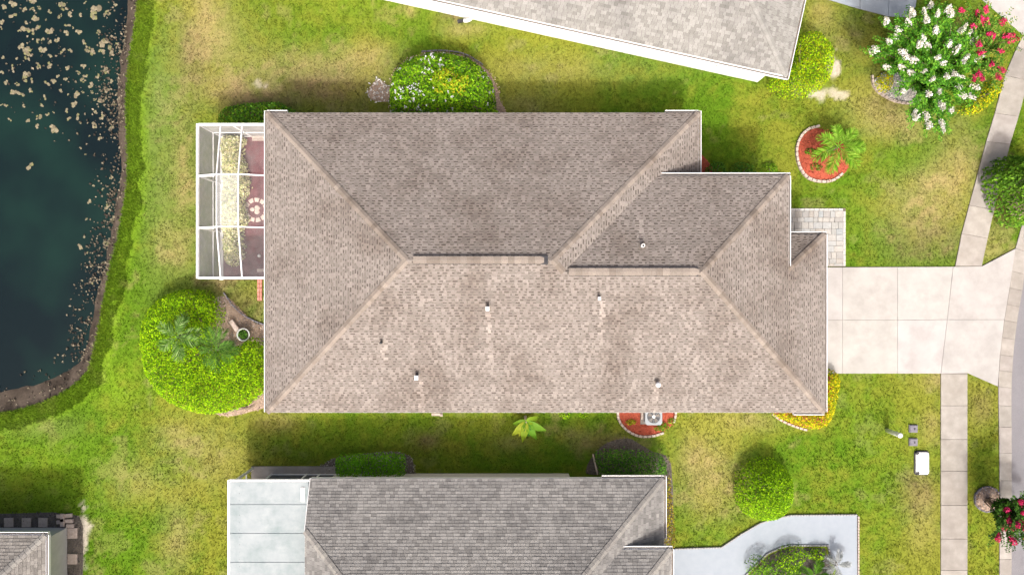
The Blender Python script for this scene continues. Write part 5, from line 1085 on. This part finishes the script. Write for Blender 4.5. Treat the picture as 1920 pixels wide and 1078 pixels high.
# flecks and debris along the bank
r = np.random.default_rng(77); n = 42000
x_ = r.uniform(-24, -15, n); y_ = r.uniform(-6.5, 14, n); d = inward(x_, y_)
pk = np.where((d > .12) & (d < 2.1), .75*np.clip(1-(d-.6)/1.3, 0, 1)*np.clip(fbm(x_, y_, .8, 60)*2.6-.8, 0, 1), 0)
qy = 539-y_*F/H; qx = 960+x_*F/H
pk = np.where((d > .6) & (qy < 270), np.maximum(pk, .035*np.clip(fbm(x_, y_, 1.2, 61)*3-.9, 0, 1)), pk)
pk = pk*np.where(y_ < -3.4, .3, 1)*np.where(y_ < 6, .7, 1); k = r.random(n) < pk; x_, y_, d = x_[k], y_[k], d[k]; n = len(x_)
bw = .76+.35*np.clip((-y_-2.5)/2.0, 0, 1)+.5*(fbm(x_, y_, 1.6, 44)-.5)
zb = np.maximum(ZW+.015, -np.clip(d/bw, 0, 1)**.9*.42)+.02; nr = r.normal(0, .4, (n, 3)); nr[:, 2] = 1
o = add('weed_flecks', leaf_mesh('weed_flecks', np.stack([x_, y_, zb], 1), nr, r.uniform(.05, .15, n), .8, pick_cols(r, n, [(.15, .128, .09), (.11, .092, .068), (.19, .165, .12), (.05, .042, .034), (.035, .03, .025)], .2), M['algae'], seed=4)); tag(o, 'tan flecks of weed and debris washed along the pond bank', 'debris', kind='stuff')

# ------------------------------------------------------------------ grass blades over the lawn
r = np.random.default_rng(123)
def blades(n_t, xr, yr, per, hgt, wid, lush):
    x_ = r.uniform(*xr, n_t); y_ = r.uniform(*yr, n_t)
    ok = np.ones(n_t, bool)
    for pl in HARD+BARE: ok &= ~inside(x_, y_, pl)
    d = inward(x_, y_); ok &= d < .08
    if lush: ok &= (d > -1.0+.75*fbm(x_, y_, .9, 71))
    x_, y_, d = x_[ok], y_[ok], d[ok]
    col, dd = veg_col(x_, y_); 
    sand = (col[:, 2] > .16) | ((col[:, 0] > col[:, 1]*1.28) & (r.random(len(x_)) < .55)); x_, y_, col, d = x_[~sand], y_[~sand], col[~sand], d[~sand]
    n = len(x_)
    x_ = np.repeat(x_, per)+r.normal(0, .035, n*per); y_ = np.repeat(y_, per)+r.normal(0, .035, n*per); c = np.repeat(col*(1+r.normal(0, .24, (n, 1))), per, 0); n *= per
    c = np.clip(c*(1+r.normal(0, .14, (n, 1))), .004, 1)
    h = hgt*r.uniform(.6, 1.3, n); a = r.uniform(0, 6.28, n); ln = r.uniform(.3, 1.0, n)*h*1.1
    tx, ty = np.cos(a), np.sin(a); w2 = wid*r.uniform(.6, 1.2, n)
    p0 = np.stack([x_-ty*w2, y_+tx*w2, np.full(n, -.005)], 1); p1 = np.stack([x_+ty*w2, y_-tx*w2, np.full(n, -.005)], 1); p2 = np.stack([x_+tx*ln, y_+ty*ln, h], 1)
    v = np.stack([p0, p1, p2], 1).reshape(-1, 3)
    return v, np.repeat(c, 3, 0)
va, ca = blades(210000, (-24.5, 24.5), (-14, 14), 3, .05, .017, False)
me = npmesh('grass', va, np.arange(len(va)), np.full(len(va)//3, 3), M['grass'], ca)
tag(add('grass', me), 'mown grass blades covering the lawn', 'grass', kind='stuff')
vb, cb = blades(90000, (-25, -16.5), (-8, 14), 4, .085, .018, True)
me = npmesh('bank_grass', vb, np.arange(len(vb)), np.full(len(vb)//3, 3), M['grass'], cb)
tag(add('bank_grass', me), 'taller lush green grass fringe along the pond bank', 'grass', kind='stuff')
